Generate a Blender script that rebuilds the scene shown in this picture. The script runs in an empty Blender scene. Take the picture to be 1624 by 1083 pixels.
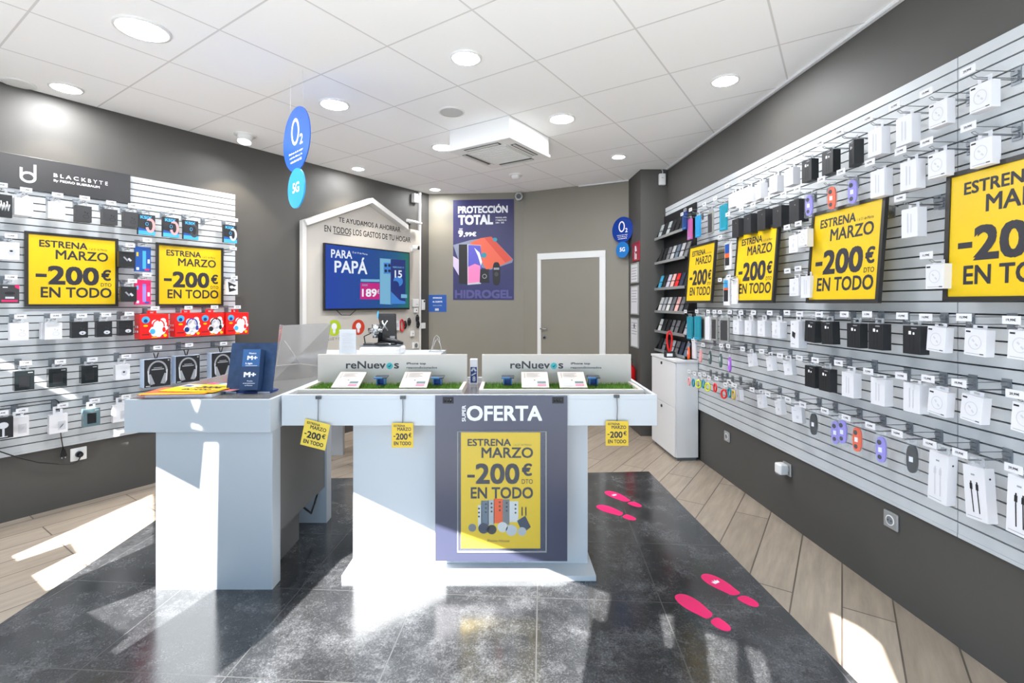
import bpy, bmesh, math, random
from mathutils import Matrix, Vector
random.seed(7)
SC = bpy.context.scene
COL = SC.collection
# ------------------------------------------------------------------ camera
F, CX, CY, EYE = 776.0, 812.0, 480.0, 1.42       # focal length in pixels of the 1624x1083 frame, vanishing line, eye height
cam = bpy.data.cameras.new('camera'); cam.sensor_width = 36; cam.lens = 36 * F / 1624
cam.shift_y = (CY - 541.5) / 1624; cam.clip_start = 0.02
co = bpy.data.objects.new('camera', cam); COL.objects.link(co)
co.location = (0, 0, EYE); co.rotation_euler = (math.pi / 2, 0, 0)
SC.camera = co
# ------------------------------------------------------------------ light of the sky, the sun, exposure
SC.view_settings.view_transform = 'Standard'; SC.view_settings.look = 'None'
SC.view_settings.gamma = 1; SC.view_settings.use_curve_mapping = False
SC.view_settings.exposure = 0.04
SC.cycles.use_denoising = True
SC.cycles.max_bounces = 10; SC.cycles.diffuse_bounces = 6; SC.cycles.glossy_bounces = 4
SC.cycles.transparent_max_bounces = 16
SC.cycles.sample_clamp_indirect = 6
SC.cycles.caustics_reflective = False; SC.cycles.caustics_refractive = False
wd = bpy.data.worlds.new('sky'); SC.world = wd; wd.use_nodes = True
wd.node_tree.nodes['Background'].inputs[0].default_value = (0.46, 0.72, 1.0, 1)
wd.node_tree.nodes['Background'].inputs[1].default_value = 2.8
AZ, EL = math.radians(15), math.radians(42)
sun = bpy.data.lights.new('sun', 'SUN'); sun.energy = 28.0; sun.angle = math.radians(0.4); sun.color = (1, 0.975, 0.94)
so = bpy.data.objects.new('sun', sun); COL.objects.link(so)
so.rotation_euler = Vector((math.sin(AZ) * math.cos(EL), math.cos(AZ) * math.cos(EL), -math.sin(EL))).to_track_quat('-Z', 'Y').to_euler()
LAMP = 290.0          # emission of the ceiling lamps' diffusers
SPOT = 27.0          # watts of each small spotlight

# ------------------------------------------------------------------ materials
def lin(c):
    return tuple(((v / 255) / 12.92 if v / 255 <= 0.04045 else ((v / 255 + 0.055) / 1.055) ** 2.4) for v in c)
MATS = {}
def mat(name, rgb, rough=0.5, metal=0.0, spec=0.5, noise=0.0, nscale=8.0, bump=0.0, emit=0.0):
    if name in MATS: return MATS[name]
    m = bpy.data.materials.new(name); m.use_nodes = True
    nt = m.node_tree; b = nt.nodes['Principled BSDF']
    c = lin(rgb)
    b.inputs['Base Color'].default_value = (*c, 1)
    b.inputs['Roughness'].default_value = rough
    b.inputs['Metallic'].default_value = metal
    b.inputs['Specular IOR Level'].default_value = spec
    m.diffuse_color = (*c, 1)
    if emit:
        b.inputs['Emission Color'].default_value = (*c, 1); b.inputs['Emission Strength'].default_value = emit
    if noise or bump:
        tc = nt.nodes.new('ShaderNodeTexCoord'); n = nt.nodes.new('ShaderNodeTexNoise')
        n.inputs['Scale'].default_value = nscale; n.inputs['Detail'].default_value = 5
        nt.links.new(tc.outputs['Object'], n.inputs['Vector'])
        if noise:
            r = nt.nodes.new('ShaderNodeValToRGB')
            r.color_ramp.elements[0].position = 0.3; r.color_ramp.elements[1].position = 0.7
            r.color_ramp.elements[0].color = (*[v * (1 - noise) for v in c], 1)
            r.color_ramp.elements[1].color = (*[min(1, v * (1 + noise)) for v in c], 1)
            nt.links.new(n.outputs['Fac'], r.inputs[0]); nt.links.new(r.outputs[0], b.inputs['Base Color'])
        if bump:
            bp = nt.nodes.new('ShaderNodeBump'); bp.inputs['Strength'].default_value = bump; bp.inputs['Distance'].default_value = 0.003
            nt.links.new(n.outputs['Fac'], bp.inputs['Height']); nt.links.new(bp.outputs[0], b.inputs['Normal'])
    MATS[name] = m
    return m
def clear(name, tint=(235, 240, 245), body=0.06, rough=0.08):
    """thin clear plastic: mostly see-through, a little body and gloss"""
    if name in MATS: return MATS[name]
    m = bpy.data.materials.new(name); m.use_nodes = True; nt = m.node_tree
    b = nt.nodes['Principled BSDF']; out = nt.nodes['Material Output']
    b.inputs['Base Color'].default_value = (*lin(tint), 1); b.inputs['Roughness'].default_value = rough
    t = nt.nodes.new('ShaderNodeBsdfTransparent'); t.inputs[0].default_value = (0.97, 0.98, 0.98, 1)
    mx = nt.nodes.new('ShaderNodeMixShader'); mx.inputs[0].default_value = 1 - body
    nt.links.new(b.outputs[0], mx.inputs[1]); nt.links.new(t.outputs[0], mx.inputs[2]); nt.links.new(mx.outputs[0], out.inputs[0])
    MATS[name] = m
    return m
WHITE = mat('white_laminate', (228, 229, 230), 0.42)
COUNTER = mat('counter_white', (182, 188, 194), 0.38)
CARD = mat('white_card', (222, 222, 226), 0.5)
CARDB = mat('black_card', (30, 32, 35), 0.4)
CARDG = mat('charcoal_card', (58, 58, 60), 0.45)
INK = mat('black_ink', (28, 28, 32), 0.6)
INKG = mat('grey_ink', (150, 152, 158), 0.6)
INKL = mat('light_grey_ink', (198, 200, 206), 0.6)
INKW = mat('white_ink', (238, 240, 244), 0.6)
YEL = mat('yellow_print', (228, 190, 10), 0.35)
SLATE = mat('slate_ink', (36, 36, 45), 0.5)
BLACKP = mat('black_plastic', (24, 24, 26), 0.35)
GREYP = mat('grey_plastic', (120, 124, 128), 0.45)
WHITEP = mat('white_plastic', (232, 232, 230), 0.4)
STEEL = mat('steel_wire', (150, 154, 158), 0.35, 0.85)
PLATE = mat('zinc_plate', (140, 146, 152), 0.42, 0.6)
CHROME = mat('chrome', (205, 207, 210), 0.18, 1.0)
TABCL = clear('clear_tab', (225, 228, 232), 0.35)
CLEAR = clear('clear_plastic', (225, 230, 235), 0.10)
ACRYL = clear('clear_acrylic', (205, 203, 202), 0.42, 0.12)
REDP = mat('red_print', (222, 24, 22), 0.35)
PINKV = mat('pink_vinyl', (235, 26, 108), 0.4)
NAVY = mat('navy_print', (38, 46, 84), 0.4)
BLUEP = mat('blue_print', (24, 80, 160), 0.4)
BLUED = mat('deep_blue_print', (18, 52, 120), 0.4)
CYAN = mat('cyan_print', (70, 170, 225), 0.4)
TEAL = mat('teal_plastic', (24, 140, 160), 0.35)
ORANGE = mat('orange_rubber', (238, 92, 34), 0.45)
PURPLE = mat('lilac_rubber', (150, 138, 224), 0.45)
PINK = mat('pink_rubber', (236, 160, 160), 0.45)
LIME = mat('lime_rubber', (214, 224, 44), 0.45)
MAGENTA = mat('magenta_print', (224, 36, 104), 0.4)

# ------------------------------------------------------------------ mesh building
_TXT = {}; _LAY = {}
def text_geo(s, bold):
    k = (s, bold)
    if k not in _TXT:
        c = bpy.data.curves.new('t', 'FONT'); c.body = s; c.resolution_u = 3
        o = bpy.data.objects.new('t', c); me = o.to_mesh()
        vs = [(v.co.x, v.co.y) for v in me.vertices]; fs = [tuple(p.vertices) for p in me.polygons]
        if bold:                      # heavier strokes: the letters laid over themselves, nudged outwards
            n = len(vs); q = 0.9 * bold; d = [(q, q), (-q, q), (q, -q), (-q, -q)]
            fs = [tuple(i + n * k for i in f) for k in range(4) for f in fs]; vs = [(x + p, y + q) for p, q in d for x, y in vs]
        o.to_mesh_clear(); bpy.data.objects.remove(o); bpy.data.curves.remove(c)
        xs = [v[0] for v in vs]; ys = [v[1] for v in vs]
        _TXT[k] = (vs, fs, min(xs), max(xs), min(ys), max(ys)); _LAY[id(vs)] = len(vs) // 4 if bold else len(vs)
    return _TXT[k]
class MB:
    """collects shapes into ONE mesh; local axes: x to the right, z up, -y towards the viewer"""
    def __init__(s, M=None):
        s.bm = bmesh.new(); s.mats = []; s.M = M or Matrix()
    def mi(s, m):
        if m not in s.mats: s.mats.append(m)
        return s.mats.index(m)
    def face(s, pts, m, smooth=False):
        try: f = s.bm.faces.new([s.bm.verts.new(s.M @ Vector(p)) for p in pts])
        except ValueError: return
        f.material_index = s.mi(m); f.smooth = smooth; return f
    def mesh(s, vs, fs, m, smooth=False):
        i = s.mi(m); bv = [s.bm.verts.new(s.M @ Vector(v)) for v in vs]
        for f in fs:
            try: q = s.bm.faces.new([bv[k] for k in f])
            except ValueError: continue
            q.material_index = i; q.smooth = smooth
        return bv
    def box(s, x0, x1, y0, y1, z0, z1, m, bev=0):
        vs = [(x, y, z) for x in (x0, x1) for y in (y0, y1) for z in (z0, z1)]
        fs = [(0, 1, 3, 2), (4, 6, 7, 5), (0, 4, 5, 1), (2, 3, 7, 6), (0, 2, 6, 4), (1, 5, 7, 3)]
        bv = s.mesh(vs, fs, m)
        if bev:
            ed = {e for v in bv for e in v.link_edges}
            r = bmesh.ops.bevel(s.bm, geom=list(ed), offset=bev, segments=2, affect='EDGES', profile=0.5)
            for f in r['faces']: f.material_index = s.mi(m)
    def cbox(s, c, d, m, bev=0):
        s.box(c[0] - d[0] / 2, c[0] + d[0] / 2, c[1] - d[1] / 2, c[1] + d[1] / 2, c[2] - d[2] / 2, c[2] + d[2] / 2, m, bev)
    def prism(s, pts, y0, y1, m, side=None):
        """outline in (x, z), extruded from y0 to y1"""
        n = len(pts)
        vs = [(x, y0, z) for x, z in pts] + [(x, y1, z) for x, z in pts]
        s.mesh(vs, [tuple(range(n)), tuple(range(2 * n - 1, n - 1, -1))], m)
        s.mesh(vs, [(i, (i + 1) % n, n + (i + 1) % n, n + i) for i in range(n)], side or m)
    def slab(s, pts, z0, z1, m, side=None):
        """outline in (x, y), extruded from z0 to z1"""
        n = len(pts)
        vs = [(x, y, z0) for x, y in pts] + [(x, y, z1) for x, y in pts]
        s.mesh(vs, [tuple(range(n - 1, -1, -1)), tuple(range(n, 2 * n))], m)
        s.mesh(vs, [(i, (i + 1) % n, n + (i + 1) % n, n + i) for i in range(n)], side or m)
    def poly(s, pts, y, m):
        s.face([(x, y, z) for x, z in pts], m)
    def rect(s, x0, x1, z0, z1, y, m):
        s.poly([(x0, z0), (x1, z0), (x1, z1), (x0, z1)], y, m)
    def oval(s, x, z, rx, rz, y, m, n=24):
        s.poly([(x + rx * math.cos(2 * math.pi * k / n), z + rz * math.sin(2 * math.pi * k / n)) for k in range(n)], y, m)
    def ring(s, x, z, rx, rz, w, y, m, a0=0, a1=360, n=28, wz=None):
        wz = w if wz is None else wz
        for k in range(n):
            a, b = [math.radians(a0 + (a1 - a0) * q / n) for q in (k, k + 1)]
            s.poly([(x + rx * math.cos(a), z + rz * math.sin(a)), (x + rx * math.cos(b), z + rz * math.sin(b)),
                    (x + (rx - w) * math.cos(b), z + (rz - wz) * math.sin(b)), (x + (rx - w) * math.cos(a), z + (rz - wz) * math.sin(a))], y, m)
    def tube(s, pts, r, m, seg=6, cap=True):
        pts = [Vector(p) for p in pts]; rings = []; up = None
        for i, p in enumerate(pts):
            t = (pts[min(i + 1, len(pts) - 1)] - pts[max(i - 1, 0)])
            t = t.normalized() if t.length else Vector((0, 0, 1))
            if up is None: up = Vector((0, 0, 1)) if abs(t.z) < 0.9 else Vector((1, 0, 0))
            a = t.cross(up).normalized(); b = t.cross(a).normalized(); up = -b if b.dot(up) < 0 else b
            rr = r[i] if isinstance(r, (list, tuple)) else r
            rings.append([tuple(p + a * rr * math.cos(2 * math.pi * k / seg) + b * rr * math.sin(2 * math.pi * k / seg)) for k in range(seg)])
        vs = [v for q in rings for v in q]; fs = []
        for i in range(len(rings) - 1):
            for k in range(seg):
                fs.append((i * seg + k, i * seg + (k + 1) % seg, (i + 1) * seg + (k + 1) % seg, (i + 1) * seg + k))
        bv = s.mesh(vs, fs, m, True)
        if cap:
            for q in (bv[:seg][::-1], bv[-seg:]):
                try: f = s.bm.faces.new(q); f.material_index = s.mi(m)
                except ValueError: pass
    def lathe(s, prof, m, c=(0, 0, 0), seg=24, smooth=True):
        """profile of (radius, z) turned about the z axis"""
        vs = [(c[0] + r * math.cos(2 * math.pi * k / seg), c[1] + r * math.sin(2 * math.pi * k / seg), c[2] + z) for r, z in prof for k in range(seg)]
        fs = [(i * seg + k, i * seg + (k + 1) % seg, (i + 1) * seg + (k + 1) % seg, (i + 1) * seg + k) for i in range(len(prof) - 1) for k in range(seg)]
        s.mesh(vs, fs, m, smooth)
    def text(s, t, x0, x1, z0, z1, y, m, bold=0.0):
        """text stretched to fill the given rectangle"""
        vs, fs, a, b, c, d = text_geo(t, bold)
        n = _LAY[id(vs)]
        s.mesh([(x0 + (p - a) / (b - a) * (x1 - x0), y - 0.00012 * (i // n), z0 + (q - c) / (d - c) * (z1 - z0)) for i, (p, q) in enumerate(vs)], fs, m)
    def qtext(s, t, q, m, bold=0.0):
        """text stretched into a quad given by its corners bottom-left, bottom-right, top-right, top-left"""
        vs, fs, a, b, c, d = text_geo(t, bold); q = [Vector(p) for p in q]
        out = []
        n = _LAY[id(vs)]
        for i, (p, r) in enumerate(vs):
            u, v = (p - a) / (b - a), (r - c) / (d - c)
            out.append(tuple((q[0] * (1 - u) + q[1] * u) * (1 - v) + (q[3] * (1 - u) + q[2] * u) * v - Vector((0, 0.00012 * (i // n), 0))))
        s.mesh(out, fs, m)
    def build(s, name, parent=None, fix=True):
        if fix: bmesh.ops.recalc_face_normals(s.bm, faces=[f for f in s.bm.faces])
        me = bpy.data.meshes.new(name); s.bm.to_mesh(me); s.bm.free()
        for m in s.mats: me.materials.append(m)
        o = bpy.data.objects.new(name, me); COL.objects.link(o)
        if parent: o.parent = parent
        return o
def tag(o, label, cat, group=None, kind=None):
    if label: o['label'] = label
    if cat: o['category'] = cat
    if group: o['group'] = group
    if kind: o['kind'] = kind
    return o
def thing(name, label, cat, M=None, group=None):
    o = bpy.data.objects.new(name, None); COL.objects.link(o); o.empty_display_size = 0.05
    if M is not None: o.matrix_world = M
    return tag(o, label, cat, group)
def struct(o):
    o['kind'] = 'structure'; return o
def dup(root, M, label, group=None):
    """a copy of a thing with copies of its parts and their sub-parts"""
    r = root.copy(); COL.objects.link(r); r.matrix_world = M; r['label'] = label
    if group: r['group'] = group
    for ch in list(root.children):
        c = ch.copy(); COL.objects.link(c); c.parent = r
        for g in list(ch.children):
            d = g.copy(); COL.objects.link(d); d.parent = c
    return r
def kids(o, name):
    return [c for c in o.children if c.name.split('.')[0] == name]
T = Matrix.Translation
def RZ(a): return Matrix.Rotation(math.radians(a), 4, 'Z')
def RX(a): return Matrix.Rotation(math.radians(a), 4, 'X')
def RY(a): return Matrix.Rotation(math.radians(a), 4, 'Y')
def ray(u, v): return Vector(((u - CX) / F, 1, (CY - v) / F))
EYEP = Vector((0, 0, EYE))
class Wall:
    """upright plane; local x runs along it to the right as the room sees it, -y points into the room"""
    def __init__(s, p, d):
        s.p = Vector((*p, 0)); s.d = Vector((*d, 0)).normalized()
        s.th = math.atan2(s.d.y, s.d.x); s.n = Vector((math.sin(s.th), -math.cos(s.th), 0))
    def hit(s, u, v, off=0):
        r = ray(u, v); t = (s.p + s.n * off - EYEP).dot(s.n) / r.dot(s.n); return EYEP + r * t
    def sz(s, u, v, off=0):
        q = s.hit(u, v, off); return (q - s.p).dot(s.d), q.z
    def pt(s, a, z, off=0): return s.p + s.d * a + s.n * off + Vector((0, 0, z))
    def at(s, a, z, off=0): return T(s.pt(a, z, off)) @ Matrix.Rotation(s.th, 4, 'Z')
    def px(s, u, v, off=0): return T(s.hit(u, v, off)) @ Matrix.Rotation(s.th, 4, 'Z')
def loc(M, u, v, y=0.0):
    """where the line of sight through a picture point meets the local plane y of M, as local (x, z)"""
    I = M.inverted(); o = I @ EYEP; r = I.to_3x3() @ ray(u, v); t = (y - o.y) / r.y; q = o + r * t
    return q.x, q.z
RW = Wall((1.961, 0), (0.06, -1))
LW = Wall((-5.415, 0), (0.675, 1))
B1 = Wall((-1.12, 6.41), (1.27, -0.11))
B2 = Wall((0.15, 6.30), (1.21, -0.64))
PS = Wall((1.35, 5.66), (0.02, -0.45))
CEIL = 2.84
ORD = 'first second third fourth fifth sixth seventh eighth ninth tenth eleventh twelfth thirteenth fourteenth fifteenth sixteenth seventeenth eighteenth nineteenth twentieth twenty-first twenty-second twenty-third twenty-fourth twenty-fifth'.split()

# ------------------------------------------------------------------ the room
SF_A, SF_B = Vector((-4.245, 1.733, 0)), Vector((2.0405, -1.3217, 0))      # ends of the unseen shop front, placed to shape the sun
ROOM = [(-4.245, 1.733), (2.0405, -1.3217), (1.648, 5.21), (1.37, 5.21), (1.35, 5.66), (0.15, 6.30), (-1.09, 6.405)]
def nodes(name):
    m = bpy.data.materials.new(name); m.use_nodes = True
    return m, m.node_tree, m.node_tree.nodes['Principled BSDF']
def mapped(nt, rot, off=(0, 0, 0)):
    tc = nt.nodes.new('ShaderNodeTexCoord'); mp = nt.nodes.new('ShaderNodeMapping'); mp.vector_type = 'TEXTURE'
    mp.inputs['Rotation'].default_value = (0, 0, rot); mp.inputs['Location'].default_value = off
    nt.links.new(tc.outputs['Object'], mp.inputs['Vector']); return mp
def brick(nt, vec, w, h, mortar, c1, c2, cm, offset=0.0, smooth=0.0):
    b = nt.nodes.new('ShaderNodeTexBrick'); b.offset = offset; b.squash = 1.0
    b.inputs['Scale'].default_value = 1; b.inputs['Brick Width'].default_value = w; b.inputs['Row Height'].default_value = h
    b.inputs['Mortar Size'].default_value = mortar; b.inputs['Mortar Smooth'].default_value = smooth; b.inputs['Bias'].default_value = 0
    b.inputs['Color1'].default_value = (*c1, 1); b.inputs['Color2'].default_value = (*c2, 1); b.inputs['Mortar'].default_value = (*cm, 1)
    nt.links.new(vec.outputs[0], b.inputs['Vector']); return b
def noise(nt, vec, sc, det=6, rough=0.6):
    n = nt.nodes.new('ShaderNodeTexNoise'); n.inputs['Scale'].default_value = sc; n.inputs['Detail'].default_value = det
    n.inputs['Roughness'].default_value = rough
    nt.links.new(vec.outputs[0], n.inputs['Vector']); return n
def ramp(nt, src, stops):
    r = nt.nodes.new('ShaderNodeValToRGB')
    while len(r.color_ramp.elements) < len(stops): r.color_ramp.elements.new(0.5)
    for e, (p, c) in zip(r.color_ramp.elements, stops): e.position = p; e.color = (*c, 1)
    nt.links.new(src, r.inputs[0]); return r
def mixc(nt, mode, fac, a, b):
    x = nt.nodes.new('ShaderNodeMix'); x.data_type = 'RGBA'; x.blend_type = mode
    if isinstance(fac, float): x.inputs[0].default_value = fac
    else: nt.links.new(fac, x.inputs[0])
    nt.links.new(a, x.inputs[6]); nt.links.new(b, x.inputs[7]); return x.outputs[2]
# wooden planks running parallel to the left wall
WOOD, nt, bs = nodes('oak_planks')
mp = mapped(nt, LW.th, (0.03, 0.046, 0))
bk = brick(nt, mp, 1.35, 0.2, 0.0035, lin((168, 156, 142)), lin((154, 142, 128)), lin((94, 86, 78)), 0.37)
st = nt.nodes.new('ShaderNodeMapping'); st.inputs['Scale'].default_value = (0.12, 1, 1); nt.links.new(mp.outputs[0], st.inputs[0])
n1 = noise(nt, st, 26, 8, 0.65); r1 = ramp(nt, n1.outputs['Fac'], [(0.3, (0.72, 0.7, 0.68)), (0.7, (1.12, 1.1, 1.08))])
nt.links.new(mixc(nt, 'MULTIPLY', 0.8, bk.outputs['Color'], r1.outputs[0]), bs.inputs['Base Color'])
bs.inputs['Roughness'].default_value = 0.42
# dark stone tiles, square to the long right wall
TILE, nt, bs = nodes('dark_stone_tiles')
mp = mapped(nt, -0.062, (0.811, 4.02, 0))
bk = brick(nt, mp, 0.585, 0.57, 0.0026, (0, 0, 0), (0, 0, 0), (1, 1, 1))
n1 = noise(nt, mp, 4.2, 10, 0.74); n2 = noise(nt, mp, 150, 4, 0.7)
r1 = ramp(nt, n1.outputs['Fac'], [(0.32, (0.016, 0.0163, 0.0175)), (0.50, (0.038, 0.039, 0.041)), (0.70, (0.105, 0.108, 0.114))])
r2 = ramp(nt, n2.outputs['Fac'], [(0.34, (0.6, 0.6, 0.6)), (0.52, (1, 1, 1)), (0.68, (2.0, 2.0, 2.03))])
body = mixc(nt, 'MULTIPLY', 1.0, r1.outputs[0], r2.outputs[0])
gr = nt.nodes.new('ShaderNodeRGB'); gr.outputs[0].default_value = (0.075, 0.075, 0.076, 1)
nt.links.new(mixc(nt, 'MIX', bk.outputs['Fac'], body, gr.outputs[0]), bs.inputs['Base Color'])
rr = ramp(nt, n1.outputs['Fac'], [(0.3, (0.13,) * 3), (0.75, (0.22,) * 3)])
nt.links.new(rr.outputs[0], bs.inputs['Roughness']); bs.inputs['Specular IOR Level'].default_value = 0.75; bs.inputs['IOR'].default_value = 1.58
# ceiling tiles, square to the left wall
CTILE, nt, bs = nodes('ceiling_tiles')
mp = mapped(nt, LW.th, (-0.0196, 3.704, 0))
bk = brick(nt, mp, 0.6, 0.6, 0.006, lin((252, 252, 251)), lin((250, 250, 249)), lin((218, 217, 215)), 0.0, 0.3)
n1 = noise(nt, mp, 90, 3); bp = nt.nodes.new('ShaderNodeBump'); bp.inputs['Strength'].default_value = 0.25; bp.inputs['Distance'].default_value = 0.002
nt.links.new(n1.outputs['Fac'], bp.inputs['Height']); nt.links.new(bp.outputs[0], bs.inputs['Normal'])
nt.links.new(bk.outputs['Color'], bs.inputs['Base Color']); bs.inputs['Roughness'].default_value = 0.9
PAINTD = mat('charcoal_paint', (76, 74, 71), 0.6, noise=0.03, nscale=3)
PAINTT = mat('taupe_paint', (132, 127, 116), 0.6, noise=0.02, nscale=3)
PAINTF = mat('front_paint', (170, 170, 168), 0.6)
b = MB(); b.slab(ROOM, -0.1, 0.0, WOOD); struct(b.build('floor'))
TH = math.atan(0.062)
def mat_xy(a, q):                  # tile grid coordinates to the room
    c, s_ = math.cos(TH), math.sin(TH)
    return (a * c - q * s_ + 0.0, a * s_ + q * c)
pts = [(-2.12, 1.18), (-2.12, 4.03), (1.40, 4.03), (1.40, 1.18)]  # tiles stop short of the entrance; pale unseen planks there bounce light up
b = MB(); b.slab([mat_xy(*p) for p in pts][::-1], 0.0005, 0.004, TILE); struct(b.build('floor_tiled'))
b = MB(); b.slab(ROOM, CEIL, CEIL + 0.1, CTILE); struct(b.build('ceiling'))
def wall(name, p, q, m, th=0.1, z0=-0.1, z1=CEIL + 0.1):
    p, q = Vector((*p, 0)), Vector((*q, 0)); d = (q - p).normalized(); n = Vector((d.y, -d.x, 0)) * th
    b = MB(); b.slab([tuple(p.xy), tuple(q.xy), tuple((q - n).xy), tuple((p - n).xy)], z0, z1, m)
    return struct(b.build(name))
wall('wall_left', ROOM[0], ROOM[6], PAINTD)
b = MB()
b.slab([ROOM[6], ROOM[5], ROOM[4], (1.45, 5.75), (0.18, 6.42), (-1.09, 6.53)], -0.1, CEIL + 0.1, PAINTT); struct(b.build('wall_back'))
wall('wall_right', ROOM[2], ROOM[1], PAINTD)
b = MB(); b.slab([(1.37, 5.21), (1.75, 5.21), (1.75, 5.75), (1.45, 5.75), (1.35, 5.66)], -0.1, CEIL + 0.1, PAINTD); struct(b.build('wall_pillar'))
b = MB()
for w, a0, a1 in ((RW, -5.19, 1.35),):
    M = w.at(a0, CEIL, 0); b.M = M; b.box(0, a1 - a0, -0.022, 0, -0.014, 0, WHITE)
struct(b.build('trim_1'))
b = MB(); M = B2.at(0, CEIL, 0); b.M = M; b.box(0.75, 1.36, -0.02, 0, -0.013, 0, WHITE); struct(b.build('trim_2'))
# the unseen shop front: gaps shaped to throw the sun patches and admit sky light
e = (SF_B - SF_A).normalized(); sflen = (SF_B - SF_A).length
SUN_GAPS = [
    [(1.05, 2.2), (1.80, 1.81), (1.77, 1.52), (1.74, 1.34), (1.50, 1.37), (1.465, 1.575), (1.31, 1.61), (1.25, 1.40), (1.15, 1.41), (1.12, 1.68)],
    [(2.13, 1.34), (2.25, 1.60), (2.25, 2.17), (2.483, 2.14), (2.504, 2.385), (2.568, 2.41), (2.55, 1.26), (2.50, 1.26), (2.485, 1.335)],
    [(2.464, 2.56), (2.508, 2.576), (2.490, 2.508)], [(2.467, 2.445), (2.503, 2.450), (2.530, 2.436), (2.467, 2.424)],
    [(3.034, 0.06), (3.034, 1.32), (3.06, 1.6), (2.995, 2.14), (3.08, 2.38), (3.111, 2.488), (3.54, 2.452), (4.05, 2.47), (4.12, 2.48), (4.27, 2.45), (4.479, 2.43), (4.47, 2.23), (4.407, 2.23), (4.406, 0.06)],
    [(4.709, 2.378), (4.768, 2.403), (4.756, 2.2), (4.722, 2.187)],
    [(4.895, 2.343), (5.017, 2.338), (4.964, 2.05), (4.878, 2.02)],
    [(5.045, 2.332), (5.108, 2.323), (5.101, 2.1), (5.05, 2.08)],
    [(5.479, 2.705), (5.569, 2.648), (5.603, 2.57), (5.55, 2.28), (5.37, 2.20), (5.406, 2.422)],
    [(0.5, 2.575), (0.713, 2.652), (0.70, 2.60), (0.5, 2.51)], [(0.754, 2.60), (0.86, 2.70), (0.86, 2.57), (0.742, 2.459)],
    [(0.12, 0.06), (0.12, 0.97), (1.3, 0.97), (1.3, 0.06)],
    [(4.62, 0.06), (4.62, 1.80), (6.85, 1.80), (6.85, 0.06)],
]
cu = bpy.data.curves.new('front', 'CURVE'); cu.dimensions = '2D'; cu.fill_mode = 'BOTH'; cu.extrude = 0.003
for pl in [[(0, -0.1), (sflen, -0.1), (sflen, CEIL + 0.1), (0, CEIL + 0.1)]] + SUN_GAPS:
    sp = cu.splines.new('POLY'); sp.points.add(len(pl) - 1); sp.use_cyclic_u = True
    for k, (x, z) in enumerate(pl): sp.points[k].co = (x, z, 0, 1)
o = bpy.data.objects.new('front', cu); me = bpy.data.meshes.new_from_object(o); bpy.data.objects.remove(o); bpy.data.curves.remove(cu)
me.materials.clear(); me.materials.append(PAINTF)
fr = bpy.data.objects.new('wall_front_sun_mask', me); COL.objects.link(fr); struct(fr)
zx = Vector((0, 0, 1)); nn = e.cross(zx)
fr.matrix_world = Matrix(((e.x, 0, nn.x, SF_A.x), (e.y, 0, nn.y, SF_A.y), (0, 1, 0, 0), (0, 0, 0, 1)))
PAVE = mat('pavement', (200, 204, 208), 0.8, noise=0.1, nscale=2)
b = MB(); A, Bq = SF_A - e * 6, SF_B + e * 6; dn = Vector((e.y, -e.x, 0)) * 9
b.slab([tuple((A + dn * 0.004).xy), tuple((A + dn).xy), tuple((Bq + dn).xy), tuple((Bq + dn * 0.004).xy)], -0.1, -0.02, PAVE); struct(b.build('ground'))

# ------------------------------------------------------------------ door in the back wall
DW = mat('door_frame_white', (222, 222, 220), 0.45)
M = B2.px(907, 480, 0); x0, zt = loc(M, 853, 403); x1, _ = loc(M, 961, 398); zb = -M.translation.z
zt += 0.0
b = MB(M); w = 0.075
for q in ((x0, x0 + 0.05), (x1 - w, x1)): b.box(q[0], q[1], -0.02, 0.0, zb, zt, DW, 0.004)
b.box(x0, x1, -0.022, 0.0, zt - w, zt + 0.005, DW, 0.004); dr = struct(b.build('trim_door'))
b = MB(M); b.box(x0 + 0.05, x1 - w, -0.012, 0.0, zb + 0.005, zt - w, PAINTT); door = struct(b.build('door_1'))
hx, hz = loc(M, 863, 521); b = MB(M)
b.tube([(hx - 0.03, -0.012, hz), (hx - 0.03, -0.05, hz), (hx + 0.06, -0.05, hz)], 0.009, CHROME, 8)
h_ = b.build('door_handle'); h_.parent = door
hx, hz = loc(M, 864, 535); b = MB(M); b.tube([(hx, -0.012, hz), (hx, -0.018, hz)], 0.026, CHROME, 16); b.tube([(hx, -0.018, hz), (hx, -0.026, hz)], 0.012, BLACKP, 12)
h_ = b.build('door_lock'); h_.parent = door

# ------------------------------------------------------------------ ceiling: lamps, loudspeaker, air conditioner, detectors
LENS = mat('lamp_diffuser', (250, 252, 255), 0.5, emit=LAMP)
def cpt(u, v, z=CEIL):
    r = ray(u, v); t = (z - EYE) / r.z; return EYEP + r * t
def downlight(u, v, r, label, group):
    p = cpt(u, v); t = thing('ceiling_lamp', label, 'lamp', T(p), group)
    b = MB(); b.lathe([(r * 1.22, 0), (r * 1.20, -0.008), (r * 1.02, -0.010), (r, -0.003)], WHITEP, seg=32); b.build('rim', t)
    b = MB(); b.lathe([(r, -0.004), (r * 0.94, -0.0075), (r * 0.7, -0.010), (0.0, -0.011)], LENS, seg=32); b.build('diffuser', t)
    return p
def spot(p, d, power=1.0, size=88, nm='spot_light'):
    l = bpy.data.lights.new(nm, 'SPOT'); l.energy = SPOT * power; l.color = (1, 0.87, 0.68); l.spot_size = math.radians(size); l.spot_blend = 0.35
    l.shadow_soft_size = 0.03
    o = bpy.data.objects.new(nm, l); COL.objects.link(o); o.location = p; o.rotation_euler = Vector(d).to_track_quat('-Z', 'Y').to_euler()
GB, GS = 'wide flush ceiling lamps', 'small ring ceiling lamps'
downlight(226, 46, 0.105, 'wide round ceiling lamp above the slatwall with the black header board', GB)
downlight(530, 165, 0.088, 'wide round ceiling lamp beside the hanging blue oval sign', GB)
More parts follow.
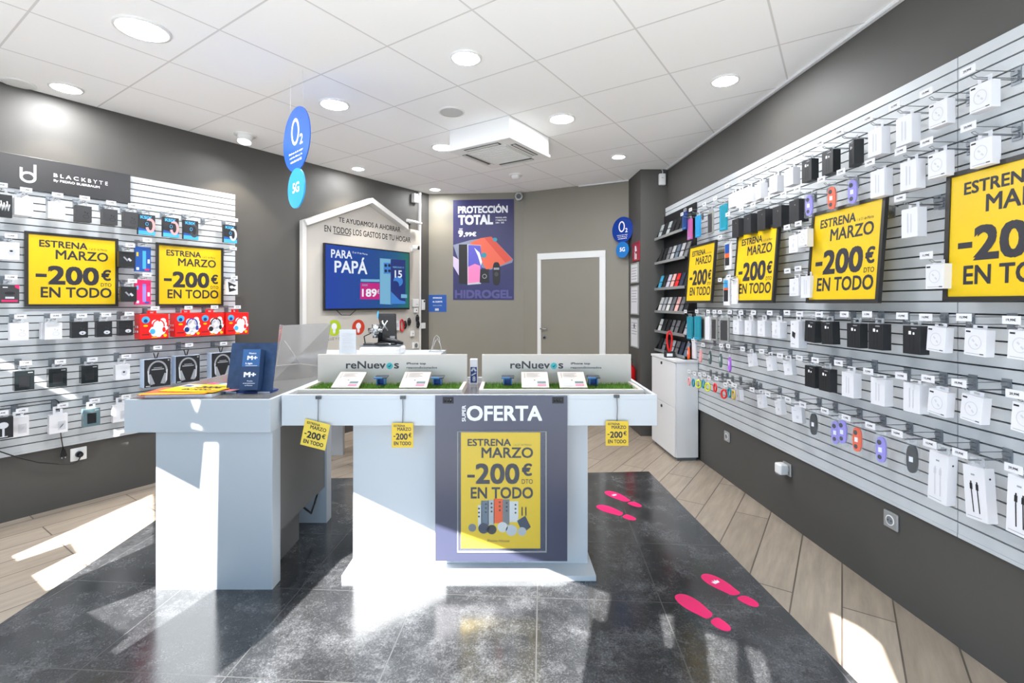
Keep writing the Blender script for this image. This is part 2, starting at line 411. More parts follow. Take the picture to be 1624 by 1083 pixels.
downlight(739, 91, 0.075, 'round ringed ceiling lamp in front of the air conditioner, nearest the street', GB)
downlight(891, 188, 0.085, 'wide round ceiling lamp beside the air conditioner, on the poster slatwall side', GB)
downlight(702, 233, 0.085, 'wide round ceiling lamp half hidden behind the air conditioner', GB)
for u, v, r, lb, k in ((105, 139, 0.075, 'small ringed ceiling lamp lighting the wall over the black header board', 0.7),
                    (1150, 127, 0.072, 'ringed ceiling lamp nearest the long wall of yellow posters', 0.4),
                    (981, 248, 0.058, 'small ceiling lamp near the dark corner pillar', 0.5),
                    (568, 267, 0.058, 'small ringed ceiling lamp above the house-shaped board', 1.0),
                    (690, 300, 0.058, 'small ceiling lamp above the purple back wall poster', 0.7)):
    p = downlight(u, v, r, lb, GS); spot(p + Vector((0, 0, -0.03)), (0, 0, -1), k)
p = cpt(716, 177); t = thing('ceiling_speaker', 'flat grey round loudspeaker in the ceiling beside the air conditioner', 'speaker', T(p))
b = MB(); b.lathe([(0.098, 0), (0.096, -0.007), (0.085, -0.008)], WHITEP, seg=32); b.build('rim', t)
b = MB(); b.lathe([(0.085, -0.006), (0.0, -0.009)], mat('speaker_mesh', (196, 196, 194), 0.8), seg=32); b.build('grille', t)
# swivelling spot near the left wall
p = cpt(389, 214); t = thing('swivel_spotlight', 'white swivelling spotlight drum sticking out of the ceiling', 'lamp', T(p))
b = MB(); b.lathe([(0.085, 0), (0.083, -0.008), (0.06, -0.009)], WHITEP, seg=28); b.build('rim', t)
b = MB(RX(-14)); b.lathe([(0.058, 0.01), (0.058, -0.066), (0.052, -0.068), (0.05, -0.045)], WHITEP, seg=28); b.build('drum', t)
b = MB(RX(-14)); b.lathe([(0.05, -0.046), (0, -0.046)], LENS, seg=28); b.build('lens', t)
spot(p + Vector((0.0, 0.0, -0.09)), (-0.1, 0.1, -1), 1.0)
p = cpt(60, 165); spot(p + Vector((0, 0, -0.03)), (-0.05, 0.03, -1), 0.9)
t = thing('recessed_spotlight', 'pale flush spotlight hard against the wall above the black header board', 'lamp', T(cpt(30, 132)))
b = MB(); b.lathe([(0.085, 0), (0.083, -0.006), (0.07, -0.007), (0.0, -0.005)], WHITEP, seg=28); b.build('rim', t)
# air conditioner cassette
M = T((-0.0196, 3.704, CEIL)) @ Matrix.Rotation(LW.th, 4, 'Z')
t = thing('air_conditioner', 'white square cassette air conditioner hanging under the ceiling tiles', 'air conditioner', M)
ACW = mat('ac_white', (236, 236, 234), 0.45); ACG = mat('ac_grille', (206, 206, 200), 0.5); ACD = mat('ac_slot', (60, 60, 62), 0.5)
b = MB(); b.box(0, 0.6, 0, 0.6, -0.15, 0, ACW, 0.004); b.build('housing', t)
b = MB(); b.box(-0.012, 0.612, -0.012, 0.612, -0.175, -0.15, ACW, 0.008); b.build('fascia', t)
for k in range(4):
    b = MB(T((0.3, 0.3, 0)) @ RZ(90 * k)); b.box(-0.17, 0.17, -0.27, -0.222, -0.178, -0.172, ACD); b.build('air_slot', t)
    b = MB(T((0.3, 0.3, 0)) @ RZ(90 * k)); b.box(-0.165, 0.165, -0.262, -0.242, -0.184, -0.176, ACG); b.build('louvre', t)
b = MB(); b.box(0.1, 0.5, 0.1, 0.5, -0.184, -0.17, ACG, 0.012)
for k in range(12): b.box(0.12 + k * 0.031, 0.14 + k * 0.031, 0.12, 0.48, -0.187, -0.183, ACW)
b.build('intake_grille', t)
p = cpt(818, 277); t = thing('smoke_detector', 'small white domed detector on the ceiling behind the air conditioner', 'detector', T(p))
b = MB(); b.lathe([(0.075, 0), (0.075, -0.012), (0.05, -0.014)], WHITEP, seg=24); b.build('base', t)
b = MB(); b.lathe([(0.05, -0.012), (0.045, -0.04), (0.02, -0.05), (0, -0.05)], WHITEP, seg=24); b.build('dome', t)
# bullet camera above the poster
M = B1.px(823, 311, 0.06); t = thing('security_camera', 'small grey security camera at the top corner of the purple poster', 'camera', M)
b = MB(); b.tube([(0, 0.06, 0.03), (0, 0.03, 0.03), (0, 0.0, 0.01)], 0.014, GREYP, 8); b.build('bracket', t)
b = MB(); b.tube([(0, 0.055, 0), (0, -0.04, -0.01)], 0.05, mat('camera_grey', (176, 174, 168), 0.4), 16); b.build('body', t)
b = MB(); b.tube([(0, -0.041, -0.01), (0, -0.046, -0.011)], 0.032, BLACKP, 14); b.build('lens', t)

# ------------------------------------------------------------------ slatwalls
SLAT = mat('slat_grey', (196, 200, 203), 0.36, noise=0.02, nscale=4)
GROOVE = mat('slat_groove', (70, 74, 76), 0.5, 0.2)
def slat_panel(parent, x0, x1, z0, z1, pitch=0.05):
    n = round((z1 - z0) / pitch); p = (z1 - z0) / n
    b = MB(); b.box(x0, x1, -0.006, 0, z0, z1, GROOVE)
    for k in range(n): b.box(x0, x1, -0.02, -0.006, z0 + k * p + 0.0035, z0 + (k + 1) * p - 0.0035, SLAT)
    b.box(x0, x1, -0.022, 0, z0 - 0.012, z0 + 0.003, SLAT); b.build('slat_panel', parent)
t = thing('slatwall', 'long light grey slatwall under the dark right-angled wall, holding four yellow posters', 'slatwall', RW.at(0, 0, 0))
slat_panel(t, -5.205, -2.006, 0.475, 2.425); slat_panel(t, -2.002, 0.9, 0.475, 2.425)
LX1 = LW.sz(373, 307, 0.02)[0]
t = thing('slatwall', 'light grey slatwall topped by a black header board, behind the white counter', 'slatwall', LW.at(0, 0, 0))
slat_panel(t, 2.35, LX1, 0.437, 2.382)
# black header board with the ring-and-stem mark
M = LW.px(207, 300, 0.035); HB = mat('header_black', (42, 42, 44), 0.4)
t = thing('header_board', 'black header board with a white mark and white lettering, top of slatwall', 'sign', M)
zt = loc(M, 207, 277)[1]; zb = loc(M, 207, 323.5)[1]
b = MB(); b.box(-1.45, 0, 0, 0.013, zb, zt, HB, 0.002); b.build('board', t)
def bar(b, pts, w, y, m):
    """flat strokes of even width through the points"""
    for (x, z), (x2, z2) in zip(pts, pts[1:]):
        d = Vector((x2 - x, z2 - z)).normalized() * w / 2
        b.poly([(x - d.y, z + d.x), (x2 - d.y, z2 + d.x), (x2 + d.y, z2 - d.x), (x + d.y, z - d.x)], y, m)
b = MB(); L = lambda u, v: loc(M, u, v, -0.001)
(ax, az), (bx, bz) = L(33.5, 265), L(55.5, 261.5); cz = L(44.5, 281)[1]; cx = (ax + bx) / 2; r = (bx - ax) / 2
bar(b, [(ax, az), (ax, cz)], 0.014, -0.001, INKW); bar(b, [(bx, bz), (bx, cz)], 0.014, -0.001, INKW)
b.ring(cx, cz, r + 0.007, r + 0.004, 0.014, -0.0012, INKW)
b.build('mark', t)
b = MB(); x0, z0 = L(85, 280.5); x1 = L(171, 290)[0]; z1 = L(85, 274.5)[1]
b.text('B L A C K', x0, x0 + (x1 - x0) * 0.58, z0, z1, -0.001, INKW, 0.02); b.text('B Y T E', x0 + (x1 - x0) * 0.62, x1, z0, z1, -0.001, INKW, 0.0)
z0 = L(85, 288.5)[1]; z1 = L(85, 283.8)[1]; x1 = L(158, 297)[0]; b.text('By PEDRO BUERBAUM', x0, x1, z0, z1, -0.001, INKW, 0.02)
b.build('lettering', t)

# ------------------------------------------------------------------ yellow posters, 50 x 50 cm in black frames
FRB = mat('poster_frame_black', (38, 36, 34), 0.4)
def offer(b, x0, x1, z0, z1, y, m):
    """the wording shared by the square posters, fitted into a rectangle"""
    w, h = x1 - x0, z1 - z0
    def t(s, a, c, p, q, bold=0.02): b.text(s, x0 + a * w, x0 + c * w, z1 - q * h, z1 - p * h, y, m, bold)
    t('ESTRENA', 0.14, 0.645, 0.10, 0.195, 0.025); t('1 al 31 de Marzo', 0.665, 0.87, 0.165, 0.195, 0); t('MARZO', 0.305, 0.88, 0.22, 0.35, 0.018)
    b.rect(x0 + 0.105 * w, x0 + 0.215 * w, z1 - 0.60 * h, z1 - 0.555 * h, y, m)
    t('200', 0.225, 0.775, 0.44, 0.70, 0.035); t('€', 0.80, 0.915, 0.465, 0.625, 0.03); t('DTO', 0.795, 0.92, 0.66, 0.71, 0.01)
    t('EN TODO', 0.155, 0.92, 0.73, 0.875, 0.022)
PG = 'square yellow posters on the slatwalls'
def poster(M, label, reach):
    t = thing('yellow_poster', label, 'poster', M, PG)
    b = MB(); s = 0.25
    for q in ((-s, s, s - 0.018, s), (-s, s, -s, -s + 0.018), (-s, -s + 0.018, -s + 0.018, s - 0.018), (s - 0.018, s, -s + 0.018, s - 0.018)):
        b.box(q[0], q[1], 0, 0.018, q[2], q[3], FRB)
    b.build('frame', t)
    b = MB(); b.box(-s + 0.018, s - 0.018, 0.005, 0.012, -s + 0.018, s - 0.018, YEL); b.build('sheet', t)
    b = MB(); offer(b, -0.25, 0.25, -0.25, 0.25, 0.0045, SLATE); b.build('lettering', t)
    for x in (-0.2, 0.2):
        b = MB(); b.tube([(x, 0.016, 0.21), (x, reach, 0.21)], 0.003, STEEL, 6); b.build('hanger_rod', t)
def centre(w, uv, d):
    q = [w.sz(u, v, d) for u, v in uv]; return sum(a for a, _ in q) / len(q), sum(z for _, z in q) / len(q)
for (uv, lb) in (([(1087.6, 389), (1134, 482)], 'yellow discount poster beside the rack of phone cases, farthest from the street'),
                 ([(1160, 376.4), (1237, 483.5)], 'yellow discount poster under the row of black boxes, second from the pillar'),
                 ([(1276.5, 341), (1408, 478.5)], 'yellow discount poster below the three black boxes, third from the pillar'),):
    a, z = centre(RW, uv, 0.142); poster(RW.at(a, 1.668, 0.142) @ RX(-4.5), lb, 0.135)
poster(RW.at(-1.69, 1.675, 0.142) @ RX(-2), 'yellow discount poster cut off by the picture edge, nearest the street', 0.128)
a, z = centre(LW, [(41, 366), (186.5, 486)], 0.05); poster(LW.at(a, 1.642, 0.05), 'yellow discount poster under the black header board', 0.03)
a, z = centre(LW, [(249.8, 384.6), (353, 484)], 0.05); poster(LW.at(a, 1.642, 0.05), 'yellow discount poster above the red headphone boxes', 0.03)
# ------------------------------------------------------------------ display hooks with price tags
HL = 0.19
PRICES = ['9,99€', '11,99€', '12,99€', '14,99€', '15,99€', '19,99€', '29,99€']
HOOKS = {}
def hook_proto(price, M, label, group):
    t = thing('display_hook', label, 'hook', M, group)
    b = MB(); b.box(-0.017, 0.017, HL - 0.004, HL - 0.0005, -0.045, 0.014, PLATE); b.box(-0.012, 0.012, HL - 0.012, HL - 0.004, -0.012, 0.002, PLATE)
    b.box(-0.01, 0.01, HL - 0.010, HL - 0.004, -0.035, -0.018, PLATE); b.build('backplate', t)
    b = MB(); b.tube([(0, HL - 0.004, 0.002), (0, 0.006, 0.002), (0, 0.002, 0.006)], 0.0016, STEEL, 5); b.build('tag_wire', t)
    b = MB()
    for s in (-1, 1): b.tube([(0.006 * s, HL - 0.004, -0.026), (0.006 * s, 0.03, -0.026), (0.006 * s, 0.018, -0.018)], 0.0017, STEEL, 5)
    b.tube([(-0.006, 0.018, -0.018), (0.006, 0.018, -0.018)], 0.0017, STEEL, 5); b.build('prong', t)
    b = MB(); b.box(-0.028, 0.028, -0.0012, 0.0012, -0.014, 0.014, CARD); b.text(price, -0.015, 0.015, -0.005, 0.005, -0.0016, INK, 0.02); b.build('price_tag', t)
    return t
def hook(M, label, group):
    k = PRICES[len(HOOKS.setdefault('n', [])) % 7]; HOOKS['n'].append(1)
    if k in HOOKS: return dup(HOOKS[k], M, label, group)
    HOOKS[k] = hook_proto(k, M, label, group); return HOOKS[k]

# ------------------------------------------------------------------ packaged goods: each kind is built once, later ones are copies
def tab(t, w, dep, h, m=None):
    """hanging tab with a slot, standing on the carton's top edge"""
    b = MB(); y0, y1 = dep * 0.5 - 0.0008, dep * 0.5 + 0.0008; a = min(w * 0.42, 0.03)
    b.box(-a, a, y0, y1, 0, 0.008, m or TABCL); b.box(-a, -0.011, y0, y1, 0.008, 0.022, m or TABCL)
    b.box(0.011, a, y0, y1, 0.008, 0.022, m or TABCL); b.box(-a, a, y0, y1, 0.022, 0.03, m or TABCL)
    o = b.build('hang_tab', t); o.location.z = h / 2; return o
def carton(t, w, h, dep, m, art=None, bev=0.0012, part='carton'):
    b = MB(); b.box(-w / 2, w / 2, 0, dep, -h / 2, h / 2, m, bev)
    if art: art(b, w / 2, h / 2, -0.0006)
    return b.build(part, t)
def k_ring(t):
    def art(b, x, z, y):
        b.ring(0, 0.0, 0.024, 0.026, 0.0025, y, INKL); bar(b, [(-0.010, 0.010), (-0.002, 0.002)], 0.006, y, INKL); bar(b, [(0.002, -0.004), (0.010, -0.012)], 0.006, y, INKL)
        b.rect(-x + 0.005, -x + 0.022, z - 0.014, z - 0.008, y, INK); b.rect(-x + 0.008, x - 0.02, -z + 0.007, -z + 0.0085, y, INKG); b.rect(x - 0.02, x - 0.006, -z + 0.0065, -z + 0.010, y, INK)
    carton(t, 0.078, 0.098, 0.036, CARD, art); tab(t, 0.06, 0.036, 0.098, CARD); return 0.098, 0.036
def k_cable(t):
    def art(b, x, z, y):
        b.rect(-0.010, -0.005, -z + 0.02, z - 0.02, y, INKL); b.rect(0.006, 0.011, -z + 0.02, z - 0.025, y, INKL)
    carton(t, 0.078, 0.122, 0.042, CARD, art); tab(t, 0.06, 0.042, 0.122, CARD); return 0.122, 0.042
def k_blackcable(t):
    def art(b, x, z, y):
        b.rect(-0.012, 0.0, z - 0.036, z - 0.022, y, INKW); b.rect(0.008, 0.016, z - 0.036, z - 0.027, y, INKW)
        b.rect(-0.008, -0.004, -z + 0.015, z - 0.04, y, INK); b.rect(0.010, 0.014, -z + 0.015, z - 0.04, y, INK); b.rect(0.0, 0.026, z - 0.012, z - 0.008, y, INKG)
    carton(t, 0.082, 0.118, 0.042, CARDB, art); tab(t, 0.06, 0.042, 0.118); return 0.118, 0.042
def k_adaptor(t):
    def art(b, x, z, y):
        b.poly([(-0.012, -0.004), (0.004, 0.006), (0.008, -0.012), (-0.004, -0.024)], y, INKL); b.rect(-x + 0.012, x - 0.02, -z + 0.010, -z + 0.014, y, INKL)
        b.oval(0.006, 0.024, 0.006, 0.006, y, INKL, 12)
    carton(t, 0.082, 0.1, 0.045, CARD, art); tab(t, 0.06, 0.045, 0.1, CARD); return 0.1, 0.045
def k_speaker(t):
    def art(b, x, z, y): b.rect(-x + 0.012, -x + 0.016, -z + 0.02, z - 0.03, y, CARDG); b.oval(0.01, z - 0.03, 0.004, 0.004, y, INKG, 10)
    carton(t, 0.09, 0.13, 0.06, mat('near_black_card', (40, 41, 44), 0.4), art); tab(t, 0.06, 0.06, 0.13); return 0.13, 0.06
def k_power(t):
    def art(b, x, z, y):
        b.poly([(-0.022, -0.012), (0.004, -0.026), (0.010, 0.008), (-0.020, 0.018)], y, INK); b.oval(-0.016, z - 0.02, 0.003, 0.004, y, INK, 10)
        b.rect(-x + 0.012, 0.0, -z + 0.02, -z + 0.023, y, INKG)
    carton(t, 0.075, 0.155, 0.05, CARD, art); tab(t, 0.05, 0.05, 0.155, CARD); return 0.155, 0.05
def k_tall(dark):
    def f(t):
        def art(b, x, z, y):
            m = INK if dark else INKL
            for q in (-0.012, 0.010):
                b.rect(q - 0.005, q + 0.005, 0.012, 0.034, y, m); b.rect(q - 0.0025, q + 0.0025, 0.034, 0.042, y, m); bar(b, [(q, 0.012), (q + 0.004, -0.07)], 0.004, y, m)
            b.rect(-0.010, 0.004, z - 0.034, z - 0.028, y, INKG); b.rect(-x + 0.008, x - 0.02, -z + 0.01, -z + 0.012, y, INKG)
        o = carton(t, 0.08, 0.195, 0.04, CARD, art)
        b = MB(); b.tube([(0.0402, 0.02, 0.06), (0.0404, 0.02, 0.06)], 0.004, INK, 10); b.build('peg_hole', t)
        tab(t, 0.06, 0.04, 0.195); return 0.195, 0.04
    return f
def k_small(t):
    def art(b, x, z, y): b.rect(-0.004, 0.012, -0.02, -0.004, y, INKL); b.rect(-x + 0.01, x - 0.03, z - 0.02, z - 0.016, y, INKL)
    carton(t, 0.062, 0.088, 0.032, CARD, art); tab(t, 0.05, 0.032, 0.088, CARD); return 0.088, 0.032
def k_strap(m, note):
    def f(t):
        b = MB(); b.box(-0.027, 0.027, 0, 0.014, -0.075, 0.06, CLEAR, 0.002); b.build('sleeve', t)
        b = MB(); out = []
        for k in range(25):
            a = 2 * math.pi * k / 25; out.append((0.021 * math.copysign(abs(math.cos(a)) ** 0.7, math.cos(a)), -0.006 + 0.058 * math.copysign(abs(math.sin(a)) ** 0.8, math.sin(a))))
        b.prism(out, 0.002, 0.012, m); b.oval(-0.006, 0.026, 0.010, 0.012, 0.0015, INK, 14); b.oval(-0.004, -0.040, 0.009, 0.011, 0.0015, INK, 14)
        b.rect(-0.010, 0.006, -0.018, 0.004, 0.0014, INKW if note else INKL); b.build('strap', t)
        tab(t, 0.05, 0.014, 0.12); return 0.135, 0.014
    return f
def k_band(m):
    def f(t):
        b = MB(); out = [(0.016 * math.cos(2 * math.pi * k / 20) * (1 - 0.2 * math.sin(2 * math.pi * k / 20)), 0.052 * math.sin(2 * math.pi * k / 20)) for k in range(20)]
        b.prism(out, 0, 0.012, m); b.oval(0, 0.01, 0.006, 0.02, -0.0006, INKW if m is not PINK else INKL, 12); b.build('strap', t)
        tab(t, 0.03, 0.012, 0.104); return 0.104, 0.012
    return f
def k_loop(m):
    def f(t):
        b = MB(); pts = [(0.02 * math.cos(2 * math.pi * k / 16), 0.006, 0.03 * math.sin(2 * math.pi * k / 16)) for k in range(17)]
        b.tube(pts, 0.0065, m, 6, False); b.build('band', t)
        tab(t, 0.03, 0.012, 0.07); return 0.07, 0.012
    return f
def k_sleeve(m, w, h, dep, art=None):
    def f(t):
        carton(t, w, h, dep, m, art, 0.001, 'pack'); tab(t, w, dep, h); return h, dep
    return f
def a_case(b, x, z, y): b.rect(-x + 0.01, x - 0.01, -z + 0.012, z - 0.02, y, CARDG); b.oval(-x + 0.02, z - 0.03, 0.006, 0.012, y, GREYP, 12)
def a_teal(b, x, z, y): b.rect(-x + 0.012, -x + 0.018, -z + 0.02, z - 0.02, y, CYAN); b.rect(-x + 0.012, x - 0.012, -z + 0.012, -z + 0.018, y, CYAN)
def a_prot(b, x, z, y):
    b.rect(-x + 0.006, x - 0.02, 0.02, z - 0.012, y, BLUEP); b.rect(-x + 0.006, x - 0.02, -0.012, 0.02, y, ORANGE); b.rect(-x + 0.006, x - 0.02, -z + 0.03, -0.012, y, INK); b.oval(-x + 0.018, -z + 0.02, 0.008, 0.008, y, INKG, 12)
def a_prot2(b, x, z, y):
    b.rect(-x + 0.006, x - 0.02, 0.03, z - 0.012, y, CYAN); b.rect(-x + 0.006, x - 0.02, 0.015, 0.03, y, ORANGE); b.rect(-x + 0.006, x - 0.02, -z + 0.03, 0.015, y, INK)
# kinds of the wall with the black header board
def k_earbud(m, ink, d=0.05):
    def f(t):
        def art(b, x, z, y):
            
            if m is CARDB: b.oval(0.013, -0.022, 0.018, 0.013, y, ink, 18); b.oval(0.013, -0.024, 0.004, 0.004, y - 0.0004, INK, 10); g = CARDG
            else: b.ring(0.012, -0.018, 0.017, 0.012, 0.0025, y, ink, wz=0.0025); g = ink
            bar(b, [(0.004, 0.016), (0.009, 0.006)], 0.006, y, g); bar(b, [(0.021, 0.010), (0.018, 0.0)], 0.006, y, g)
        carton(t, 0.086, 0.11, d, m, art); tab(t, 0.06, d, 0.11); return 0.11, d
    return f
def k_blob(m, ink):
    def f(t):
        def art(b, x, z, y): b.oval(0.008, -0.006, 0.018, 0.022, y, ink, 18); b.oval(0.006, 0.0, 0.008, 0.006, y - 0.0004, INK, 10)
        carton(t, 0.086, 0.11, 0.05, m, art); tab(t, 0.06, 0.05, 0.11); return 0.11, 0.05
    return f
def k_watch(strapm):
    def f(t):
        def art(b, x, z, y):
            b.rect(-x, x, -z, -z + 0.03, y, CYAN); b.poly([(-x, -z + 0.03), (x, -z + 0.03), (x, -z + 0.034), (-x, -z + 0.05)], y, BLUEP)
            b.text('KSIX', -x + 0.012, x - 0.022, z - 0.034, z - 0.010, y, CYAN, 0.05)
            b.ring(0.022, -0.004, 0.032, 0.054, 0.018, y - 0.0003, strapm); b.poly([(-0.018, 0.030), (0.016, 0.034), (0.018, -0.014), (-0.014, -0.022)], y - 0.0006, INK)
            b.ring(0.0, 0.006, 0.010, 0.014, 0.003, y - 0.0009, CYAN)
        carton(t, 0.108, 0.152, 0.03, CARDB, art); tab(t, 0.06, 0.03, 0.152); return 0.152, 0.03
    return f
def k_blister(m, dot):
    def f(t):
        def art(b, x, z, y):
            b.rect(-0.004, 0.018, -z + 0.02, z - 0.03, y, dot); b.rect(-x + 0.008, -x + 0.02, 0.02, 0.05, y, YEL if m is BLUEP else CYAN); b.rect(x - 0.022, x - 0.008, -0.03, 0.0, y, INKW)
            b.rect(-x + 0.008, -x + 0.024, -z + 0.01, -z + 0.03, y, INKW); b.rect(x - 0.04, x - 0.01, -z + 0.008, -z + 0.022, y, MAGENTA if m is BLUEP else BLUEP)
        carton(t, 0.1, 0.185, 0.025, m, art); tab(t, 0.08, 0.025, 0.185); return 0.185, 0.025
    return f
def k_plug(t):
    def art(b, x, z, y): bar(b, [(-0.02, 0.016), (0.004, -0.012)], 0.010, y, INKG); bar(b, [(0.008, 0.006), (0.024, -0.012)], 0.014, y, INKL)
    carton(t, 0.098, 0.112, 0.035, CARDB, art); tab(t, 0.06, 0.035, 0.112); return 0.112, 0.035
def k_sport(t):
    def art(b, x, z, y):
        b.poly([(x - 0.022, z), (x, z), (x, z - 0.026), (x - 0.018, z - 0.016)], y, MAGENTA); b.oval(0.0, 0.006, 0.024, 0.010, y, INK, 16); b.rect(-0.02, 0.02, -0.028, -0.016, y, INKL)
        b.rect(-x + 0.006, x - 0.008, -z + 0.01, -z + 0.022, y, MAGENTA); b.rect(-x + 0.012, -x + 0.034, z - 0.018, z - 0.012, y, INKW)
    carton(t, 0.086, 0.115, 0.04, CARDG, art); tab(t, 0.06, 0.04, 0.115); return 0.115, 0.04
def k_splash(t):
    def art(b, x, z, y):
        b.poly([(-x + 0.01, z - 0.01), (x - 0.01, z - 0.04), (0.0, 0.0), (x - 0.01, -0.02), (-x + 0.02, -z + 0.02)], y, INK); b.oval(-0.005, 0.004, 0.016, 0.012, y - 0.0003, INKW, 14)
    carton(t, 0.092, 0.118, 0.035, CARD, art); tab(t, 0.06, 0.035, 0.118); return 0.118, 0.035
def k_script(t):
    def art(b, x, z, y):
        for k in range(5): b.tube([(-x + 0.01 + 0.013 * k, y, 0.03 - 0.01 * (k % 2)), (-x + 0.016 + 0.013 * k, y, -0.03), (-x + 0.022 + 0.013 * k, y, 0.01)], 0.003, INKW, 4)
    carton(t, 0.086, 0.14, 0.03, CARDB, art); tab(t, 0.06, 0.03, 0.14); return 0.14, 0.03
def k_tree(t):
    def art(b, x, z, y):
        b.rect(-0.004, 0.006, -z + 0.012, 0.0, y, INKL); b.oval(0.0, 0.016, 0.024, 0.02, y, INKL, 14); b.rect(-0.02, 0.02, -z + 0.008, -z + 0.013, y, INKL)
    carton(t, 0.09, 0.13, 0.035, CARDB, art); tab(t, 0.06, 0.035, 0.13); return 0.13, 0.035
def k_gloss(m):
    def f(t):
        def art(b, x, z, y): b.rect(-x + 0.02, x - 0.022, -z + 0.02, z - 0.03, y, CARDB); b.rect(x - 0.03, x - 0.008, z - 0.014, z - 0.010, y, INKL)
        carton(t, 0.092, 0.122, 0.05, m, art); tab(t, 0.06, 0.05, 0.122); return 0.122, 0.05
    return f
def k_charger(t):
    def art(b, x, z, y): b.rect(-0.004, x - 0.012, -z + 0.02, 0.016, y, INKL); bar(b, [(0.006, -0.03), (0.024, -0.004)], 0.004, y, INKG)
    carton(t, 0.095, 0.125, 0.04, CARD, art); tab(t, 0.06, 0.04, 0.125, CARD); return 0.125, 0.04
def k_phones(cm, cm2):
    """red headphone carton: a pale puff with a pair of headphones and a blue roundel"""
    def f(t):
        def art(b, x, z, y):
            for dx, dz, r in ((0, 0, .04), (-.03, -.02, .024), (.032, .02, .024), (.02, -.035, .026), (-.02, .03, .024), (-.026, -.05, .022), (.045, -.01, .018), (0.03, .045, .02), (-.045, -.03, .016), (.002, -.06, .018)):
                b.oval(0.026 + dx, -0.004 + dz, r, r, y, INKW, 16)
            b.ring(0.026, 0.004, 0.042, 0.048, 0.009, y - 0.0004, cm, -10, 190); b.oval(-0.012, -0.038, 0.018, 0.02, y - 0.0006, cm2, 16); b.oval(0.062, -0.026, 0.011, 0.02, y - 0.0006, cm, 14)
            b.oval(-0.056, 0.05, 0.026, 0.026, y - 0.0003, CYAN, 20); b.oval(-0.056, 0.042, 0.013, 0.014, y - 0.0006, BLUED, 14); b.oval(-0.056, 0.006, 0.015, 0.007, y - 0.0003, YEL, 12)
            b.rect(-x + 0.012, -x + 0.06, -z + 0.03, -z + 0.036, y - 0.0003, INK); b.oval(0.07, -z + 0.022, 0.012, 0.012, y - 0.0003, YEL, 12); b.rect(-0.02, 0.02, -z + 0.008, -z + 0.014, y - 0.0003, YEL)
        o = carton(t, 0.186, 0.186, 0.1, REDP, art)
        b = MB()
        for q in (0.03, 0.066):
            for r in (-0.045, -0.010): b.face([(-0.0936, q, r), (-0.0936, q + 0.018, r), (-0.0936, q + 0.018, r + 0.016), (-0.0936, q, r + 0.016)], INKW)
        b.build('side_icon', t)
        tab(t, 0.1, 0.1, 0.186, REDP); return 0.186, 0.1
    return f
def k_studio(t):
    def art(b, x, z, y):
        b.rect(-x + 0.002, x - 0.002, -z + 0.002, z - 0.002, y, INK)
        b.ring(0.0, 0.01, 0.066, 0.082, 0.012, y - 0.0004, INKG, -5, 185, wz=0.012)
        for s in (-1, 1):
            b.poly([(s * 0.062, -0.01), (s * 0.045, -0.006), (s * 0.018, -0.082), (s * 0.046, -0.088)], y - 0.0006, INKG); b.poly([(s * 0.066, 0.02), (s * 0.058, 0.02), (s * 0.05, -0.086), (s * 0.062, -0.06)], y - 0.0008, INKL)
        b.rect(-0.04, 0.042, 0.022, 0.030, y - 0.0004, INKG); b.rect(-0.026, 0.03, 0.036, 0.041, y - 0.0004, INKG); b.oval(x - 0.016, z - 0.016, 0.006, 0.006, y - 0.0004, INKG, 12)
        b.rect(-x + 0.012, -x + 0.04, -z + 0.008, -z + 0.014, y - 0.0004, INKL)
    b = MB(); b.box(-0.088, 0.088, 0, 0.075, -0.106, 0.106, mat('pale_blue_card', (190, 206, 228), 0.4), 0.001); art(b, 0.088, 0.106, -0.0006); b.build('carton', t)
    b = MB()
    for s in (-1, 1): b.tube([(s * 0.016, 0.03, 0.15), (s * 0.004, 0.03, 0.106)], 0.004, BLACKP, 6)
    b.build('hang_ribbon', t); return 0.212, 0.075
KINDS = {}
def goods(kind, build, name, M, label, group, cat, hole=None):
    if kind not in KINDS:
        t = thing(name, label, cat, M, group); h, d = build(t); KINDS[kind] = (t, h, d); r = t
    else:
        t, h, d = KINDS[kind]; r = dup(t, M, label, group)
    return r
